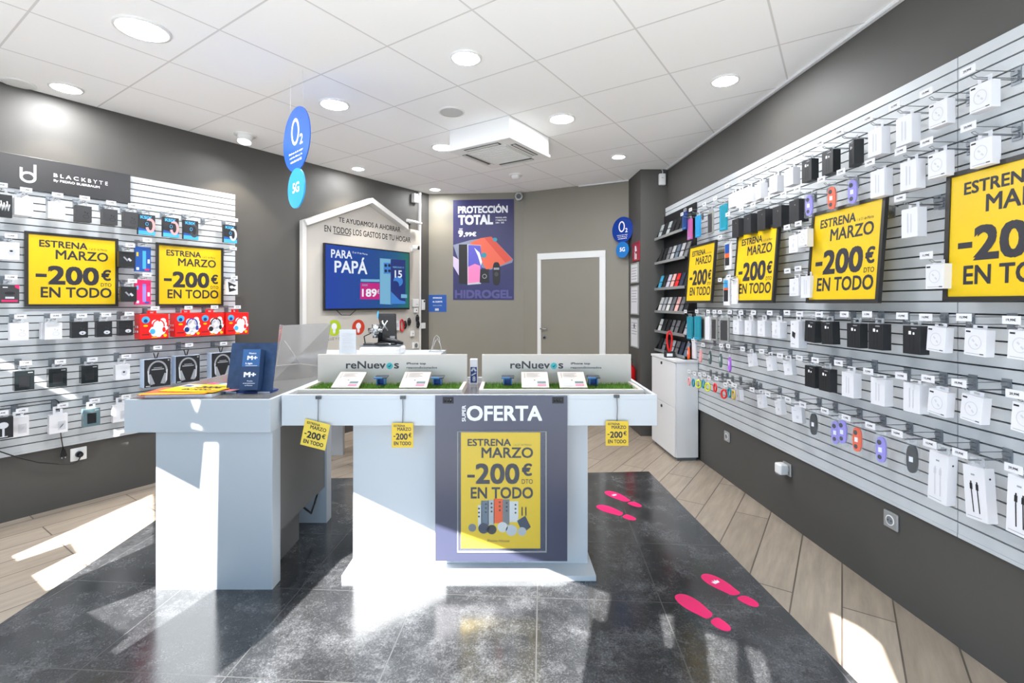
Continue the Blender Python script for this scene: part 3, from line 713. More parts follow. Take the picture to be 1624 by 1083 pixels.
R_SPEC = {   # kind: (builder, object name, category, wording, height, depth)
    'ring': (k_ring, 'cable_box', 'box', 'white box with ring-drawn plug', .098, .036), 'cable': (k_cable, 'cable_box', 'box', 'white cable box', .122, .042),
    'bcable': (k_blackcable, 'cable_box', 'box', 'black cable box', .118, .042), 'adapt': (k_adaptor, 'adaptor_box', 'box', 'white adaptor box', .1, .045),
    'speak': (k_speaker, 'speaker_box', 'box', 'deep black box', .13, .06), 'power': (k_power, 'charger_box', 'box', 'tall white box with black picture', .155, .05),
    'tall': (k_tall(False), 'cable_box', 'box', 'long white box with pale cables', .195, .04), 'tallb': (k_tall(True), 'cable_box', 'box', 'long white box with black cables', .195, .04),
    'small': (k_small, 'adaptor_box', 'box', 'small askew white box', .088, .032), 'slilac': (k_strap(PURPLE, 1), 'watch_strap_pack', 'strap', 'lilac strap in clear sleeve', .135, .014),
    'sorange': (k_strap(ORANGE, 1), 'watch_strap_pack', 'strap', 'orange strap in clear sleeve', .135, .014), 'sblack': (k_strap(CARDB, 1), 'watch_strap_pack', 'strap', 'black strap in clear sleeve', .135, .014),
    'borange': (k_band(ORANGE), 'watch_strap', 'strap', 'orange strap', .104, .012), 'bpink': (k_band(PINK), 'watch_strap', 'strap', 'pink strap', .104, .012),
    'bgreen': (k_band(mat('camo_green', (88, 108, 104), 0.5, noise=0.5, nscale=120)), 'watch_strap', 'strap', 'grey-green strap', .104, .012),
    'bviolet': (k_band(mat('violet_rubber', (176, 110, 220), 0.45)), 'watch_strap', 'strap', 'violet strap', .104, .012),
    'lpink': (k_loop(PINK), 'wristband', 'wristband', 'pink band', .07, .012), 'lteal': (k_loop(TEAL), 'wristband', 'wristband', 'teal band', .07, .012),
    'llime': (k_loop(LIME), 'wristband', 'wristband', 'lime band', .07, .012), 'lred': (k_loop(REDP), 'wristband', 'wristband', 'red band', .07, .012),
    'lgold': (k_loop(mat('gold_rubber', (200, 168, 80), 0.4)), 'wristband', 'wristband', 'gold band', .07, .012),
    'pink': (k_sleeve(mat('pink_case', (190, 92, 150), 0.4), .085, .18, .014, a_teal), 'case_pack', 'case', 'pink case pack', .18, .014),
    'sky': (k_sleeve(mat('sky_case', (40, 150, 205), 0.4), .085, .18, .014, a_teal), 'case_pack', 'case', 'sky blue case pack', .18, .014),
    'navy': (k_sleeve(BLUED, .085, .16, .014, a_teal), 'case_pack', 'case', 'dark blue case pack', .16, .014),
    'teal': (k_sleeve(TEAL, .1, .195, .016, a_teal), 'case_pack', 'case', 'teal case pack', .195, .016),
    'smoke': (k_sleeve(mat('smoke_case', (150, 150, 146), 0.25), .085, .18, .014, a_case), 'case_pack', 'case', 'smoky clear case pack', .18, .014),
    'paper': (k_sleeve(CARD, .075, .18, .014, None), 'case_pack', 'case', 'plain white pack', .18, .014),
    'prot': (k_sleeve(CARD, .09, .2, .012, a_prot), 'screen_protector_pack', 'screen protector', 'white pack with blue and orange picture', .2, .012),
    'prot2': (k_sleeve(CARD, .09, .2, .012, a_prot2), 'screen_protector_pack', 'screen protector', 'white pack with cyan picture', .2, .012),
}
L_SPEC = {
    'white': (k_earbud(CARD, INKL), 'earbud_box', 'box', 'white earbud box', .11, .05), 'black': (k_earbud(CARDB, INKL), 'earbud_box', 'box', 'black earbud box', .11, .05),
    'char': (k_earbud(CARDG, INK), 'earbud_box', 'box', 'charcoal earbud box', .11, .05), 'blob': (k_blob(CARD, INKL), 'earbud_box', 'box', 'white box with oval picture', .11, .05),
    'ksixp': (k_watch(PINK), 'watch_box', 'box', 'smartwatch box with pink strap picture', .152, .03), 'ksixb': (k_watch(CARDG), 'watch_box', 'box', 'smartwatch box with dark strap picture', .152, .03),
    'ksixw': (k_watch(INKL), 'watch_box', 'box', 'smartwatch box with pale strap picture', .152, .03),
    'blue': (k_blister(BLUEP, CYAN), 'microphone_pack', 'pack', 'blue toy-bright pack', .185, .025), 'magenta': (k_blister(MAGENTA, PURPLE), 'microphone_pack', 'pack', 'magenta toy-bright pack', .185, .025),
    'plug': (k_plug, 'cable_box', 'box', 'black box with two plug drawings', .112, .035), 'sport': (k_sport, 'earphone_box', 'box', 'charcoal box with magenta corner', .115, .04),
    'splash': (k_splash, 'cable_box', 'box', 'white box with black splashes', .118, .035), 'script': (k_script, 'earphone_box', 'box', 'black box with white strokes', .14, .03),
    'tree': (k_tree, 'earphone_box', 'box', 'black box with white tree drawing', .13, .035), 'gloss': (k_gloss(mat('gloss_black', (34, 40, 42), 0.12)), 'speaker_box', 'box', 'glossy black box', .122, .05),
    'glossg': (k_gloss(mat('gloss_green', (96, 118, 124), 0.12)), 'speaker_box', 'box', 'glossy grey-green box', .122, .05), 'charge': (k_charger, 'charger_box', 'box', 'white charger box', .125, .04),
    'red1': (k_phones(REDP, CYAN), 'headphone_box', 'box', 'red box picturing red-white headphones', .186, .1), 'red2': (k_phones(mat('navy_rubber', (40, 60, 150), 0.4), BLUED), 'headphone_box', 'box', 'red box picturing blue headphones', .186, .1),
    'red3': (k_phones(CARDB, INK), 'headphone_box', 'box', 'red box picturing black headphones', .186, .1),
    'studio': (k_studio, 'headphone_box', 'box', 'black box picturing silver headphones', .212, .075),
}
def stock(w, spec, rows, end, place, hooks, wall_d=0.02):
    """rows of (price-tag picture point or None, kind or None, product picture point, yaw, roll)"""
    for rn, items in rows:
        ph = pg = 0; cnt = {}
        tot = {}
        for it in items:
            if it[1]: tot[spec[it[1]][3]] = tot.get(spec[it[1]][3], 0) + 1
        for it in items:
            tg, kind, pp = it[:3]; yaw = it[3] if len(it) > 3 else 0; roll = it[4] if len(it) > 4 else 0
            hs = hz = None
            if tg:
                hs, hz = w.sz(*tg, wall_d + HL); HR = hs
                hook(w.at(hs, hz, wall_d + HL), f'wire hook with white price tag, {ORD[ph]} from {end} in the {rn} row, {place}', hooks); ph += 1
            if not kind: continue
            bld, nm, cat, word, h, dep = spec[kind]
            best = None; hs_ = hs
            for k in range(41):
                d = dep + 0.045 + k * (0.195 - dep - 0.045) / 40; s, z = w.sz(*pp, d)
                c = abs(s - hs_) if hs_ is not None else abs(d - 0.16)
                if best is None or c < best[0]: best = (c, d, s, z)
            _, d, s, z = best
            n = cnt.get(word, 0); cnt[word] = n + 1
            lab = f'{word}, {"only one" if tot[word] == 1 else ORD[n] + " from " + end} in the {rn} row, {place}'
            r = goods((id(spec), kind), bld, nm, w.at(s, z, d) @ RZ(yaw) @ RY(roll), lab, f'{word} goods on the {place}', cat)
            if hz is not None and not roll:
                for c in kids(r, 'hang_tab'):
                    top = h / 2; need = (hz - 0.026 + 0.008) - (z + top); k = need / 0.03
                    c.scale.z = max(0.5, min(2.6, k))
RR = [
 ('top', [(None, 'navy', (1085, 350)), ((1117, 324), 'smoke', (1126, 353)), ((1134.3, 315), 'teal', (1146, 345)), ((1153.5, 294.6), 'adapt', (1160, 318)), (None, 'cable', (1171, 316)), ((1174.8, 286), 'adapt', (1184.5, 310)), ((1191.6, 277), 'adapt', (1202, 304), -8),
   ((1214.3, 266), 'adapt', (1226, 293)), ((1239.5, 253.8), 'adapt', (1250.5, 281)), ((1268.5, 240.4), 'bcable', (1279, 271), 0), ((1300.3, 226.8), 'bcable', (1312, 258), 0), ((1331.3, 210), 'bcable', (1350, 244), -24), ((1376.3, 188.3), 'cable', (1387, 226)),
   ((1418.4, 168.2), 'cable', (1433, 207)), ((1468.6, 146.7), 'ring', (1487, 180.5)), ((1534.5, 112), 'ring', (1554.5, 153.8), 0)]),
 ('second', [((1081.5, 339.6), 'pink', (1093, 363.6)), ((1095, 332.5), 'sky', (1106, 359)), ((1154, 340), 'speak', (1166, 362)), ((1175.6, 332), 'speak', (1185, 355.5)), ((1194.4, 324.4), 'speak', (1207, 349)), ((1216.7, 315.7), 'speak', (1232, 344)), ((1242.6, 308), 'speak', (1259, 335)),
   ((1264.3, 300), 'slilac', (1282, 324), 17), ((1302.5, 284.8), 'sorange', (1318, 312), 17), ((1333.6, 272.6), 'slilac', (1351, 302), 17), ((1379.4, 257.7), 'cable', (1391, 291)), ((1428, 239.3), 'cable', (1440, 278)), ((1469.2, 225.2), 'ring', (1485.5, 261.6)), ((1535.6, 201), 'ring', (1555.2, 242), 0)]),
 ('third', [((1141.8, 375.7), 'prot', (1154, 406)), ((1247.9, 360.4), 'adapt', (1258, 387)), ((1266, 354.8), 'ring', (1273, 378)), ((1427.3, 314), 'cable', (1442, 353.4), 0)]),
 ('fourth', [((1141.8, 443.8), 'prot2', (1152, 463)), ((1155.6, 438.7), 'paper', (1164, 462)), ((1248.7, 429.5), 'adapt', (1258.8, 455.7)), ((1265.6, 426), 'cable', (1277, 455)), ((1469, 404.8), 'ring', (1482, 438.3), 0)]),
 ('fifth', [((1087, 493.8), 'teal', (1093, 520)), ((1105, 493.6), 'teal', (1105, 520)), (None, 'smoke', (1114, 520)), ((1123, 494), 'paper', (1121.5, 521)), ((1133, 494.4), 'smoke', (1132, 521)), ((1141.7, 494.7), 'smoke', (1148, 523), 20), ((1157.4, 495), 'adapt', (1167, 519)), ((1175, 495.7), 'adapt', (1186, 520)), ((1195, 495.7), 'adapt', (1207, 521)), ((1220.6, 496), 'adapt', (1230.5, 523)),
   ((1248, 495.7), 'power', (1260, 530), 0), ((1268, 497.6), 'bcable', (1284, 525.5), 0, 3), ((1299, 498.5), 'bcable', (1311, 528), 0, -3), ((1339, 498.4), 'bcable', (1353, 532), 0), ((1375, 498.4), 'bcable', (1388, 534), 0), ((1430.5, 501), 'bcable', (1445, 539), 0), ((1468, 503), 'ring', (1484, 538), 0, 4), ((1528.6, 503.2), 'ring', (1546, 543), 0, 3), ((1604, 507.5), 'ring', (1618, 547.5), 0, 3)]),
 ('sixth', [((1099, 540), 'borange', (1091, 560.6)), (None, 'paper', (1100, 552)), ((1115, 547), 'bpink', (1110, 565)), (None, 'bgreen', (1125, 567)), ((1143.6, 548), 'bgreen', (1141.7, 571.7)), ((1154.7, 548.6), 'bviolet', (1156, 578)), ((1177.8, 553.4), 'small', (1190, 571), 0, -12), ((1207.8, 557), 'small', (1220, 577), 0, -12), ((1237, 564), 'small', (1249, 583), 10, -10),
   ((1267.7, 567.4), 'bcable', (1284, 597)), ((1292.8, 571), 'bcable', (1307, 602.4)), ((1329.7, 575.7), 'cable', (1344, 610), 0), ((1376.8, 589), 'cable', (1391.5, 621), 0), ((1429, 596), 'cable', (1445, 631), 0), ((1471.6, 600.5), 'ring', (1486, 638.5), 0, 5), ((1520.7, 607.4), 'ring', (1540, 648), 0, 5), ((1609.4, 625), 'ring', (1624, 664), 0, 4)]),
 ('bottom', [((1093.0, 589.0), 'lpink', (1092, 605)), ((1101.5, 592.0), 'lteal', (1098.5, 607)), ((1110.0, 594.0), 'llime', (1107, 609), 35), ((1117.0, 594.0), 'lteal', (1114, 609)), ((1124.5, 599.0), 'llime', (1121.5, 614), 35), ((1136.0, 600.0), 'lred', (1133, 615)), ((1150.5, 610.0), 'lred', (1147.5, 625), 35), ((1158.5, 608.0), 'lteal', (1155.5, 623)), ((1165.0, 611.0), 'lgold', (1162, 626)), ((1156, 605), 'small', (1169, 625), 0, -12), ((1192.7, 618), 'small', (1205, 636), 0, -12), ((1217.5, 624.7), 'small', (1234, 646), 0, -12), ((1249.7, 633.8), 'small', (1263.5, 658), 20, -5),
   ((1273, 642), 'sblack', (1289, 671), 12), ((1308, 651.4), 'slilac', (1324, 684), 17), (None, 'slilac', (1335, 683), 17), ((1341.8, 662.4), 'sorange', (1358, 695), 15), ((1380, 675), 'slilac', (1396, 711), 17), ((1422.7, 687), 'sblack', (1445, 726), 15), ((1474.4, 703.6), 'tall', (1487, 757), 0, 3), ((1522, 718.6), 'tallb', (1546, 782), 0, -4), ((1607.5, 743), 'tallb', (1617, 804), 0, 2)]),
]
stock(RW, R_SPEC, RR, 'the rear', 'four-poster slatwall', 'wire hooks on the four-poster slatwall')
LL = [
 ('top', [((2, 293), 'script', (4, 326)), ((41.5, 301), 'white', (38, 328)), ((91.4, 309), 'white', (90, 334)), ((134.4, 314), 'char', (133, 339)), ((176.4, 321.6), 'char', (175, 344)), ((210.5, 326), 'char', (208, 348)), ((236.8, 330), 'ksixp', (233, 356.4)), ((274.4, 334.5), 'ksixp', (271.4, 360.5)), ((308.3, 338.4), 'ksixb', (303, 364.7)), ((338.7, 344.4), None, None), ((372, 348.6), 'ksixw', (365.5, 371))]),
 ('second', [((17.5, 374), 'blob', (15.7, 398)), ((206.8, 389), 'plug', (201.5, 411)), ((233.6, 380.7), 'blue', (227, 411)), ((370, 394), None, None)]),
 ('third', [((17.7, 439.6), 'sport', (15.5, 466.5)), ((210, 445.5), 'plug', (204.4, 466.5)), ((233.2, 435.5), 'magenta', (227, 463.5)), ((371.4, 440), 'splash', (368.4, 456))]),
 ('fourth', [((32.5, 502), 'white', (31, 526)), ((88.7, 500.8), 'white', (85, 525)), ((129.7, 500.5), 'black', (127, 523)), ((168.5, 499), 'black', (166, 522)), ((205, 497.5), 'black', (200, 520)), ((246, 488.7), 'red1', (245, 517.5)), ((299, 488), 'red2', (299, 515)), ((340.3, 487), 'red3', (337, 514)), ((376.5, 487), 'red1', (377, 513))]),
 ('fifth', [((41, 575.5), 'gloss', (39, 603.5)), ((95.6, 573.6), 'gloss', (92, 599)), ((146.8, 570), 'gloss', (142.5, 593.4)), ((200.3, 564.8), 'blob', (195, 590)), ((250, 551), 'studio', (250, 591)), ((300, 547), 'studio', (298, 585)), ((354.6, 544.7), 'studio', (353, 579))]),
 ('bottom', [((3, 655), 'tree', (5, 679)), ((35, 651), 'charge', (30, 677)), ((99.7, 643), 'charge', (93, 672)), ((150.5, 635), 'glossg', (146, 662)), ((200, 629), 'charge', (192, 655))]),
]
stock(LW, L_SPEC, LL, 'the street', 'black-header slatwall', 'wire hooks on the black-header slatwall')
# second boxes showing behind the front ones
for sp, k, (u, v), back, lab in ((L_SPEC, 'white', (38, 328), .052, 'rear white earbud box behind the first white one, top row, black-header slatwall'), (L_SPEC, 'white', (85, 525), .052, 'rear white earbud box behind the second white one, fourth row, black-header slatwall')):
    q = [o for o in bpy.data.objects if o.get('label', '').startswith(('white earbud box, first' if u == 38 else 'white earbud box, second')) and ('top row' if u == 38 else 'fourth row') in o['label']]
    if q: dup(q[0], q[0].matrix_world @ T((-0.006, back, 0.0)), lab)
# bare hooks beside the posters
for k, (u, v) in enumerate(((1415.5, 336), (1488, 320.5))):
    s, z = RW.sz(u, v, 0.02); t = thing('bare_hook', ('bare wire hook beside the third yellow poster, above the white cable box', 'bare wire hook against the frame of the poster nearest the street')[k], 'hook', RW.at(s, z, 0.02), 'wire hooks on the four-poster slatwall')
    b = MB(); b.box(-0.017, 0.017, -0.004, 0, -0.03, 0.03, PLATE); b.box(-0.011, 0.011, -0.012, -0.004, 0.0, 0.018, PLATE); b.build('backplate', t)
    b = MB()
    for q in (-1, 1): b.tube([(0.006 * q, -0.004, -0.012), (0.006 * q, -0.075, -0.012), (0.006 * q, -0.085, -0.004)], 0.0017, STEEL, 5)
    b.build('prong', t)
# ------------------------------------------------------------------ rack of phone cases at the rear end of the slatwall
RACKB = mat('rack_black', (26, 26, 28), 0.4); LEDGE = mat('ledge_grey', (150, 152, 152), 0.35, 0.3)
ra, rb = RW.sz(1051, 450, 0.05)[0], RW.sz(1104, 450, 0.03)[0]
t = thing('phone_case_rack', 'tall black rack of six ledges with phone cases, rear end of the slatwall', 'rack', RW.at((ra + rb) / 2, 0, 0.022))
hw = (rb - ra) / 2
b = MB(); b.box(-hw, hw, -0.012, 0, 0.90, 2.33, RACKB); b.build('back_panel', t)
TIERS = [2.098, 1.842, 1.572, 1.338, 1.132, 0.936]
for z in TIERS:
    b = MB(); b.box(-hw, hw, -0.115, -0.012, z - 0.012, z - 0.006, RACKB); b.box(-hw, hw, -0.118, -0.112, z - 0.022, z + 0.004, LEDGE); b.build('ledge', t)
    b = MB()
    b.prism([(-0.115, z - 0.012), (-0.012, z + 0.15), (-0.012, z - 0.012)], 0, 0.004, RACKB)
    o = b.build('side_bracket', t); o.rotation_euler = (0, 0, math.radians(90)); o.location = (-hw, 0, 0)
    for q in o.data.vertices: pass
CG = {'black': CARDB, 'grey': mat('case_grey', (110, 112, 116), 0.4), 'silver': mat('case_silver', (176, 178, 182), 0.35), 'white': mat('case_white', (214, 214, 212), 0.4), 'sky': mat('case_sky', (60, 160, 200), 0.4),
      'rose': mat('case_rose', (232, 176, 168), 0.4), 'lavender': mat('case_lavender', (196, 190, 206), 0.4), 'red': mat('case_red', (222, 30, 34), 0.4), 'ink': mat('case_ink', (40, 52, 74), 0.4), 'steel': mat('case_steel', (92, 108, 124), 0.4), 'frost': mat('case_frost', (170, 178, 178), 0.25)}
ROWS = [('frost', 'black', 'frost', 'black', 'black', 'black', 'black'), ('black', 'black', 'grey', 'silver', 'steel', 'silver', 'grey'), ('sky', 'black', 'lavender', 'rose', 'red', 'ink', 'black'),
        ('white', 'silver', 'white', 'grey', 'rose', 'grey', 'black'), ('white', 'black', 'black', 'grey', 'grey', 'black', 'silver'), ('black', 'grey', 'black', 'silver', 'grey', 'ink', 'steel')]
cases = {}
TN = ['top', 'second', 'third', 'fourth', 'fifth', 'lowest']
for ti, (z, row) in enumerate(zip(TIERS, ROWS)):
    nn_ = {}
    for k, c in enumerate(row):
        x = -hw + 0.06 + k * (2 * hw - 0.11) / 6; tot = row.count(c); i = nn_.get(c, 0); nn_[c] = i + 1
        hgt = (1.0, 1.0, 0.95, 1.0, 0.86, 0.84)[ti]
        M = RW.at((ra + rb) / 2 + x, z - 0.004, 0.022 + 0.095) @ RX(-18) @ Matrix.Diagonal((1, 1, hgt, 1))
        lb = f'{c} phone case, {"only one" if tot == 1 else ORD[i] + " from the rear"} on the {TN[ti]} ledge of the black rack'.replace('ink phone', 'dark navy phone').replace('frost phone', 'frosted clear phone')
        if c in cases: dup(cases[c], M, lb)
        else:
            t = thing('phone_case', lb, 'phone case', M, f'phone cases on the black rack'); cases[c] = t
            b = MB(); b.box(-0.036, 0.036, 0, 0.01, 0, 0.15, CG[c], 0.004); b.box(-0.028, -0.002, -0.002, 0, 0.112, 0.142, CG[c], 0.001)
            for q, r in ((-0.02, 0.134), (-0.02, 0.12), (-0.008, 0.127)): b.oval(q, r, 0.004, 0.004, -0.0024, BLACKP, 10)
            b.build('shell', t)
            b = MB(); b.box(-0.038, 0.038, -0.0025, 0.0115, 0.07, 0.078, BLACKP); b.build('holding_band', t)
# ------------------------------------------------------------------ white cabinet in the corner with a red ring stand
CZ, CW, CD = 0.904, 0.30, 0.215
t = thing('cabinet', 'low white cabinet with small locks below the rack of phone cases', 'cabinet', RW.at(-4.70, 0, 0.026))
b = MB(); b.box(-CW + 0.002, CW - 0.002, -CD + 0.014, 0, 0.03, CZ - 0.02, WHITE, 0.002); b.box(-CW + 0.02, CW - 0.02, -CD + 0.03, -0.01, 0, 0.03, GREYP); b.build('body', t)
b = MB(); b.box(-CW - 0.006, CW + 0.006, -CD - 0.006, 0, CZ - 0.02, CZ, WHITE, 0.002); b.build('top', t)
for z0, z1, zl in ((0.035, CZ - 0.43, CZ - 0.47), (CZ - 0.426, CZ - 0.024, CZ - 0.06)):
    b = MB(); b.box(-CW + 0.004, CW - 0.004, -CD, -CD + 0.013, z0, z1, WHITE, 0.002); d = b.build('door', t)
    b = MB(); b.tube([(-0.02, -CD + 0.002, zl), (-0.02, -CD - 0.008, zl)], 0.014, BLACKP, 12); o = b.build('lock', d)
M = T((1.487, 4.62, CZ))
t = thing('ring_stand', 'red ribbon-like ring on a black block atop the white cabinet', 'display stand', M)
b = MB(); b.box(-0.045, 0.045, -0.03, 0.03, 0, 0.055, CARDB, 0.003); b.rect(-0.035, 0.02, 0.012, 0.04, -0.0308, INKW); b.build('block', t)
b = MB()
for dx in (-0.012, 0.012):
    b.tube([(dx * 0.5 + 0.022 * math.cos(2 * math.pi * k / 20) * (1 + 0.3 * math.sin(2 * math.pi * k / 20)), dx * 1.6, 0.15 + 0.095 * math.sin(2 * math.pi * k / 20)) for k in range(21)], 0.009, REDP, 6, False)
b.build('ring', t)

# ------------------------------------------------------------------ back wall and pillar
M = B1.px(767, 396, 0.004); P = lambda u, v: loc(M, u, v, 0)
x0, x1 = P(718.6, 396)[0], P(815, 396)[0]; z0, z1 = P(767, 475.5)[1], P(767, 316.5)[1]
t = thing('hydrogel_poster', 'tall purple-blue poster with white wording and phone pictures on the back wall', 'poster', M)
PB = mat('poster_indigo', (42, 40, 92), 0.4, noise=0.12, nscale=4)
b = MB(); b.box(x0, x1, 0, 0.004, z0, z1, PB); b.build('sheet', t)
W_, H_ = x1 - x0, z1 - z0
def pf(a, q): return x0 + a * W_, z1 - q * H_
def pt(b, s, a0, a1, q0, q1, m, bold, y=-0.0006):
    p, q = pf(a0, q1), pf(a1, q0); b.text(s, p[0], q[0], p[1], q[1], y, m, bold)
b = MB(); PGH = mat('poster_ghost_ink', (80, 77, 132), 0.5)
pt(b, 'PROTECCIÓN', 0.08, 0.90, 0.045, 0.135, INKW, 0.045); pt(b, 'TOTAL', 0.085, 0.66, 0.15, 0.25, INKW, 0.05)
pt(b, 'MOVILES, APPS', 0.70, 0.88, 0.175, 0.19, INKW, 0.02); pt(b, 'Y TABLETS HD', 0.70, 0.88, 0.20, 0.215, INKW, 0.02); pt(b, '24H · 365', 0.70, 0.84, 0.225, 0.24, INKW, 0.02)
pt(b, 'DESDE', 0.10, 0.16, 0.285, 0.294, INKW, 0.03); pt(b, '9', 0.085, 0.165, 0.30, 0.37, INKW, 0.045); pt(b, ',99€', 0.175, 0.385, 0.32, 0.372, INKW, 0.04)
pt(b, 'HIDROGEL', 0.03, 0.97, 0.90, 0.985, PGH, 0.045); b.build('lettering', t)
b = MB()
def pp(pts, m, y): b.poly([pf(*p) for p in pts], y, m)
CORAL = mat('print_coral', (232, 98, 66), 0.4); CORALD = mat('print_coral_dark', (216, 70, 44), 0.4)
pp([(0.0, 0.45), (0.30, 0.40), (0.64, 0.375), (0.99, 0.60), (0.97, 0.63), (0.62, 0.70), (0.10, 0.62)], mat('print_steel', (128, 134, 156), 0.4), -0.0003)
pp([(0.28, 0.43), (0.45, 0.385), (0.63, 0.37), (0.98, 0.60), (0.78, 0.66), (0.55, 0.70), (0.46, 0.60)], CORAL, -0.0006)
pp([(0.52, 0.385), (0.63, 0.37), (0.98, 0.60), (0.86, 0.63)], CORALD, -0.0009); b.ring(*pf(0.50, 0.555), 0.0, 0.0, 0.0, -0.0009, TEAL) if False else b.oval(*pf(0.51, 0.555), 0.035, 0.035, -0.0009, TEAL, 18)
b.oval(*pf(0.69, 0.40), 0.03, 0.025, -0.0011, TEAL, 16)
pp([(0.0, 0.56), (0.10, 0.60), (0.22, 0.76), (0.12, 0.78), (0.0, 0.66)], mat('print_lilac', (206, 190, 222), 0.4), -0.0006)
pp([(0.095, 0.445), (0.235, 0.445), (0.235, 0.845), (0.095, 0.835)], INK, -0.0012)
pp([(0.235, 0.445), (0.46, 0.455), (0.46, 0.84), (0.24, 0.85)], INKL, -0.0012); pp([(0.25, 0.45), (0.455, 0.46), (0.48, 0.62), (0.44, 0.82), (0.25, 0.835)], mat('print_violet', (86, 82, 188), 0.4), -0.0015)
pp([(0.25, 0.67), (0.36, 0.64), (0.45, 0.66), (0.44, 0.82), (0.25, 0.835)], mat('print_rose', (236, 128, 182), 0.4), -0.0018); pp([(0.35, 0.48), (0.44, 0.53), (0.48, 0.62), (0.46, 0.66), (0.41, 0.56)], INKW, -0.0018)
pp([(0.45, 0.695), (0.59, 0.695), (0.60, 0.83), (0.44, 0.83)], INK, -0.0018); b.oval(*pf(0.52, 0.765), 0.03, 0.03, -0.0021, INKG, 16); b.oval(*pf(0.52, 0.765), 0.022, 0.022, -0.0024, INK, 16)
cx_, cz_ = pf(0.715, 0.74); b.poly([(cx_ + (0.05 + 0.0 * k) * math.copysign(abs(math.cos(k * math.pi / 14)) ** 0.6, math.cos(k * math.pi / 14)), cz_ + 0.15 * math.copysign(abs(math.sin(k * math.pi / 14)) ** 0.7, math.sin(k * math.pi / 14))) for k in range(28)], -0.0018, INK); b.rect(*[pf(0.67, 0)[0], pf(0.76, 0)[0]], pf(0, 0.70)[1], pf(0, 0.68)[1], -0.0021, INKG); b.oval(*pf(0.715, 0.745), 0.028, 0.03, -0.0021, CARDG, 14)
b.build('printed_picture', t)
# small blue notice beside the poster
M = B1.px(693.5, 481, 0.004); P = lambda u, v: loc(M, u, v, 0)
t = thing('blue_notice', 'small blue notice with lines of white writing on the back wall', 'notice', M)
x0, x1 = P(679.5, 481)[0], P(708, 481)[0]; z0, z1 = P(693, 494.5)[1], P(693, 467.5)[1]
b = MB(); b.box(x0, x1, 0, 0.004, z0, z1, BLUEP); b.build('board', t)
b = MB(); b.text('INFORMACION', x0 + 0.06, x1 - 0.06, z1 - 0.05, z1 - 0.03, -0.001, INKW, 0.03); b.text('AL CLIENTE', x0 + 0.055, x1 - 0.055, z1 - 0.10, z1 - 0.08, -0.001, INKW, 0.03)
b.text('tienda y servicio', x0 + 0.06, x1 - 0.06, z1 - 0.148, z1 - 0.132, -0.001, INKL, 0.02); b.rect(-0.03, 0.02, z0 + 0.015, z0 + 0.045, -0.001, INKL); b.build('lettering', t)
# blue round signs: a big one hanging from the ceiling, a small one at the pillar
def o2_sign(M, r, label, wires, name):
    t = thing(name, label, 'sign', M)
    m1 = mat('o2_blue' if wires else 'o2_deep_blue', (46, 96, 186) if wires else (12, 56, 146), 0.15); m2 = mat('o2_sky' if wires else 'o2_mid_blue', (60, 160, 222) if wires else (20, 112, 186), 0.15)
    q = r * 0.62
    b = MB(); b.prism([(r * math.cos(2 * math.pi * k / 40), r * math.sin(2 * math.pi * k / 40)) for k in range(40)], 0, 0.006, m1); b.build('upper_disc', t)
    b = MB(); zc = -r - q + 0.05 * r * 2; b.prism([(q * math.cos(2 * math.pi * k / 36), zc + q * math.sin(2 * math.pi * k / 36)) for k in range(36)], -0.0015, 0.0075, m2); b.build('lower_disc', t)
    b = MB(); b.ring(-0.06 * r, 0.25 * r, 0.30 * r, 0.42 * r, 0.10 * r, -0.0008, INKW); b.text('2', 0.28 * r, 0.5 * r, -0.22 * r, 0.10 * r, -0.0008, INKW, 0.02)
    for k, s in enumerate(('Disfruta de la mejor', 'red de fibra y la', 'velocidad del 5G')): b.text(s, -0.52 * r + 0.05 * k * r, 0.52 * r - 0.05 * k * r, (-0.44 - 0.13 * k) * r, (-0.36 - 0.13 * k) * r, -0.0008, INKW, 0.03)
    b.text('5G', -0.24 * r, 0.26 * r, zc - 0.14 * r, zc + 0.18 * r, -0.0024, INKW, 0.03); b.build('lettering', t)
    if wires:
        b = MB()
        for s in (-0.5, 0.5): b.tube([(s * r, 0.003, r * 0.86), (s * r * 0.9, 0.003, wires)], 0.0008, INKL, 4)
        b.build('hanging_thread', t)
    else:
        b = MB(); b.tube([(r * 0.9, 0.006, 0), (r * 1.05, 0.02, 0), (r * 1.15, 0.04, 0)], 0.008, BLACKP, 6); b.build('wall_bracket', t)
rr_ = 0.2; Y = 2 * rr_ * F / 102
p = EYEP + ray(469.5, 221) * Y
o2_sign(T(p) @ RZ(-44), rr_, 'big blue double-disc sign with white lettering hanging from the ceiling', CEIL - p.z, 'hanging_sign')
p = EYEP + ray(987, 364.5) * 5.62
o2_sign(T(p) @ RZ(-52), 0.15, 'small blue double-disc sign beside the white-framed door', 0, 'wall_sign')
# framed papers and fire notice on the pillar's side
def frame_px(u0, v0, u1, v1, name, label, cat, face, fr_m, grp=None):
    M = PS.px((u0 + u1) / 2, (v0 + v1) / 2, 0.012); x0, x1 = loc(M, u0, v0)[0], loc(M, u1, v0)[0]; z0, z1 = loc(M, (u0 + u1) / 2, v1)[1], loc(M, (u0 + u1) / 2, v0)[1]
    t = thing(name, label, cat, M, grp)
    b = MB(); f = 0.014
    for q in ((x0, x1, z1 - f, z1), (x0, x1, z0, z0 + f), (x0, x0 + f, z0 + f, z1 - f), (x1 - f, x1, z0 + f, z1 - f)): b.box(q[0], q[1], 0, 0.012, q[2], q[3], fr_m)
    b.build('frame', t)
    b = MB(); b.box(x0 + f, x1 - f, 0.003, 0.01, z0 + f, z1 - f, face); b.build('sheet', t)
    return t, x0, x1, z0, z1
SILV = mat('silver_frame', (176, 178, 178), 0.35, 0.5)
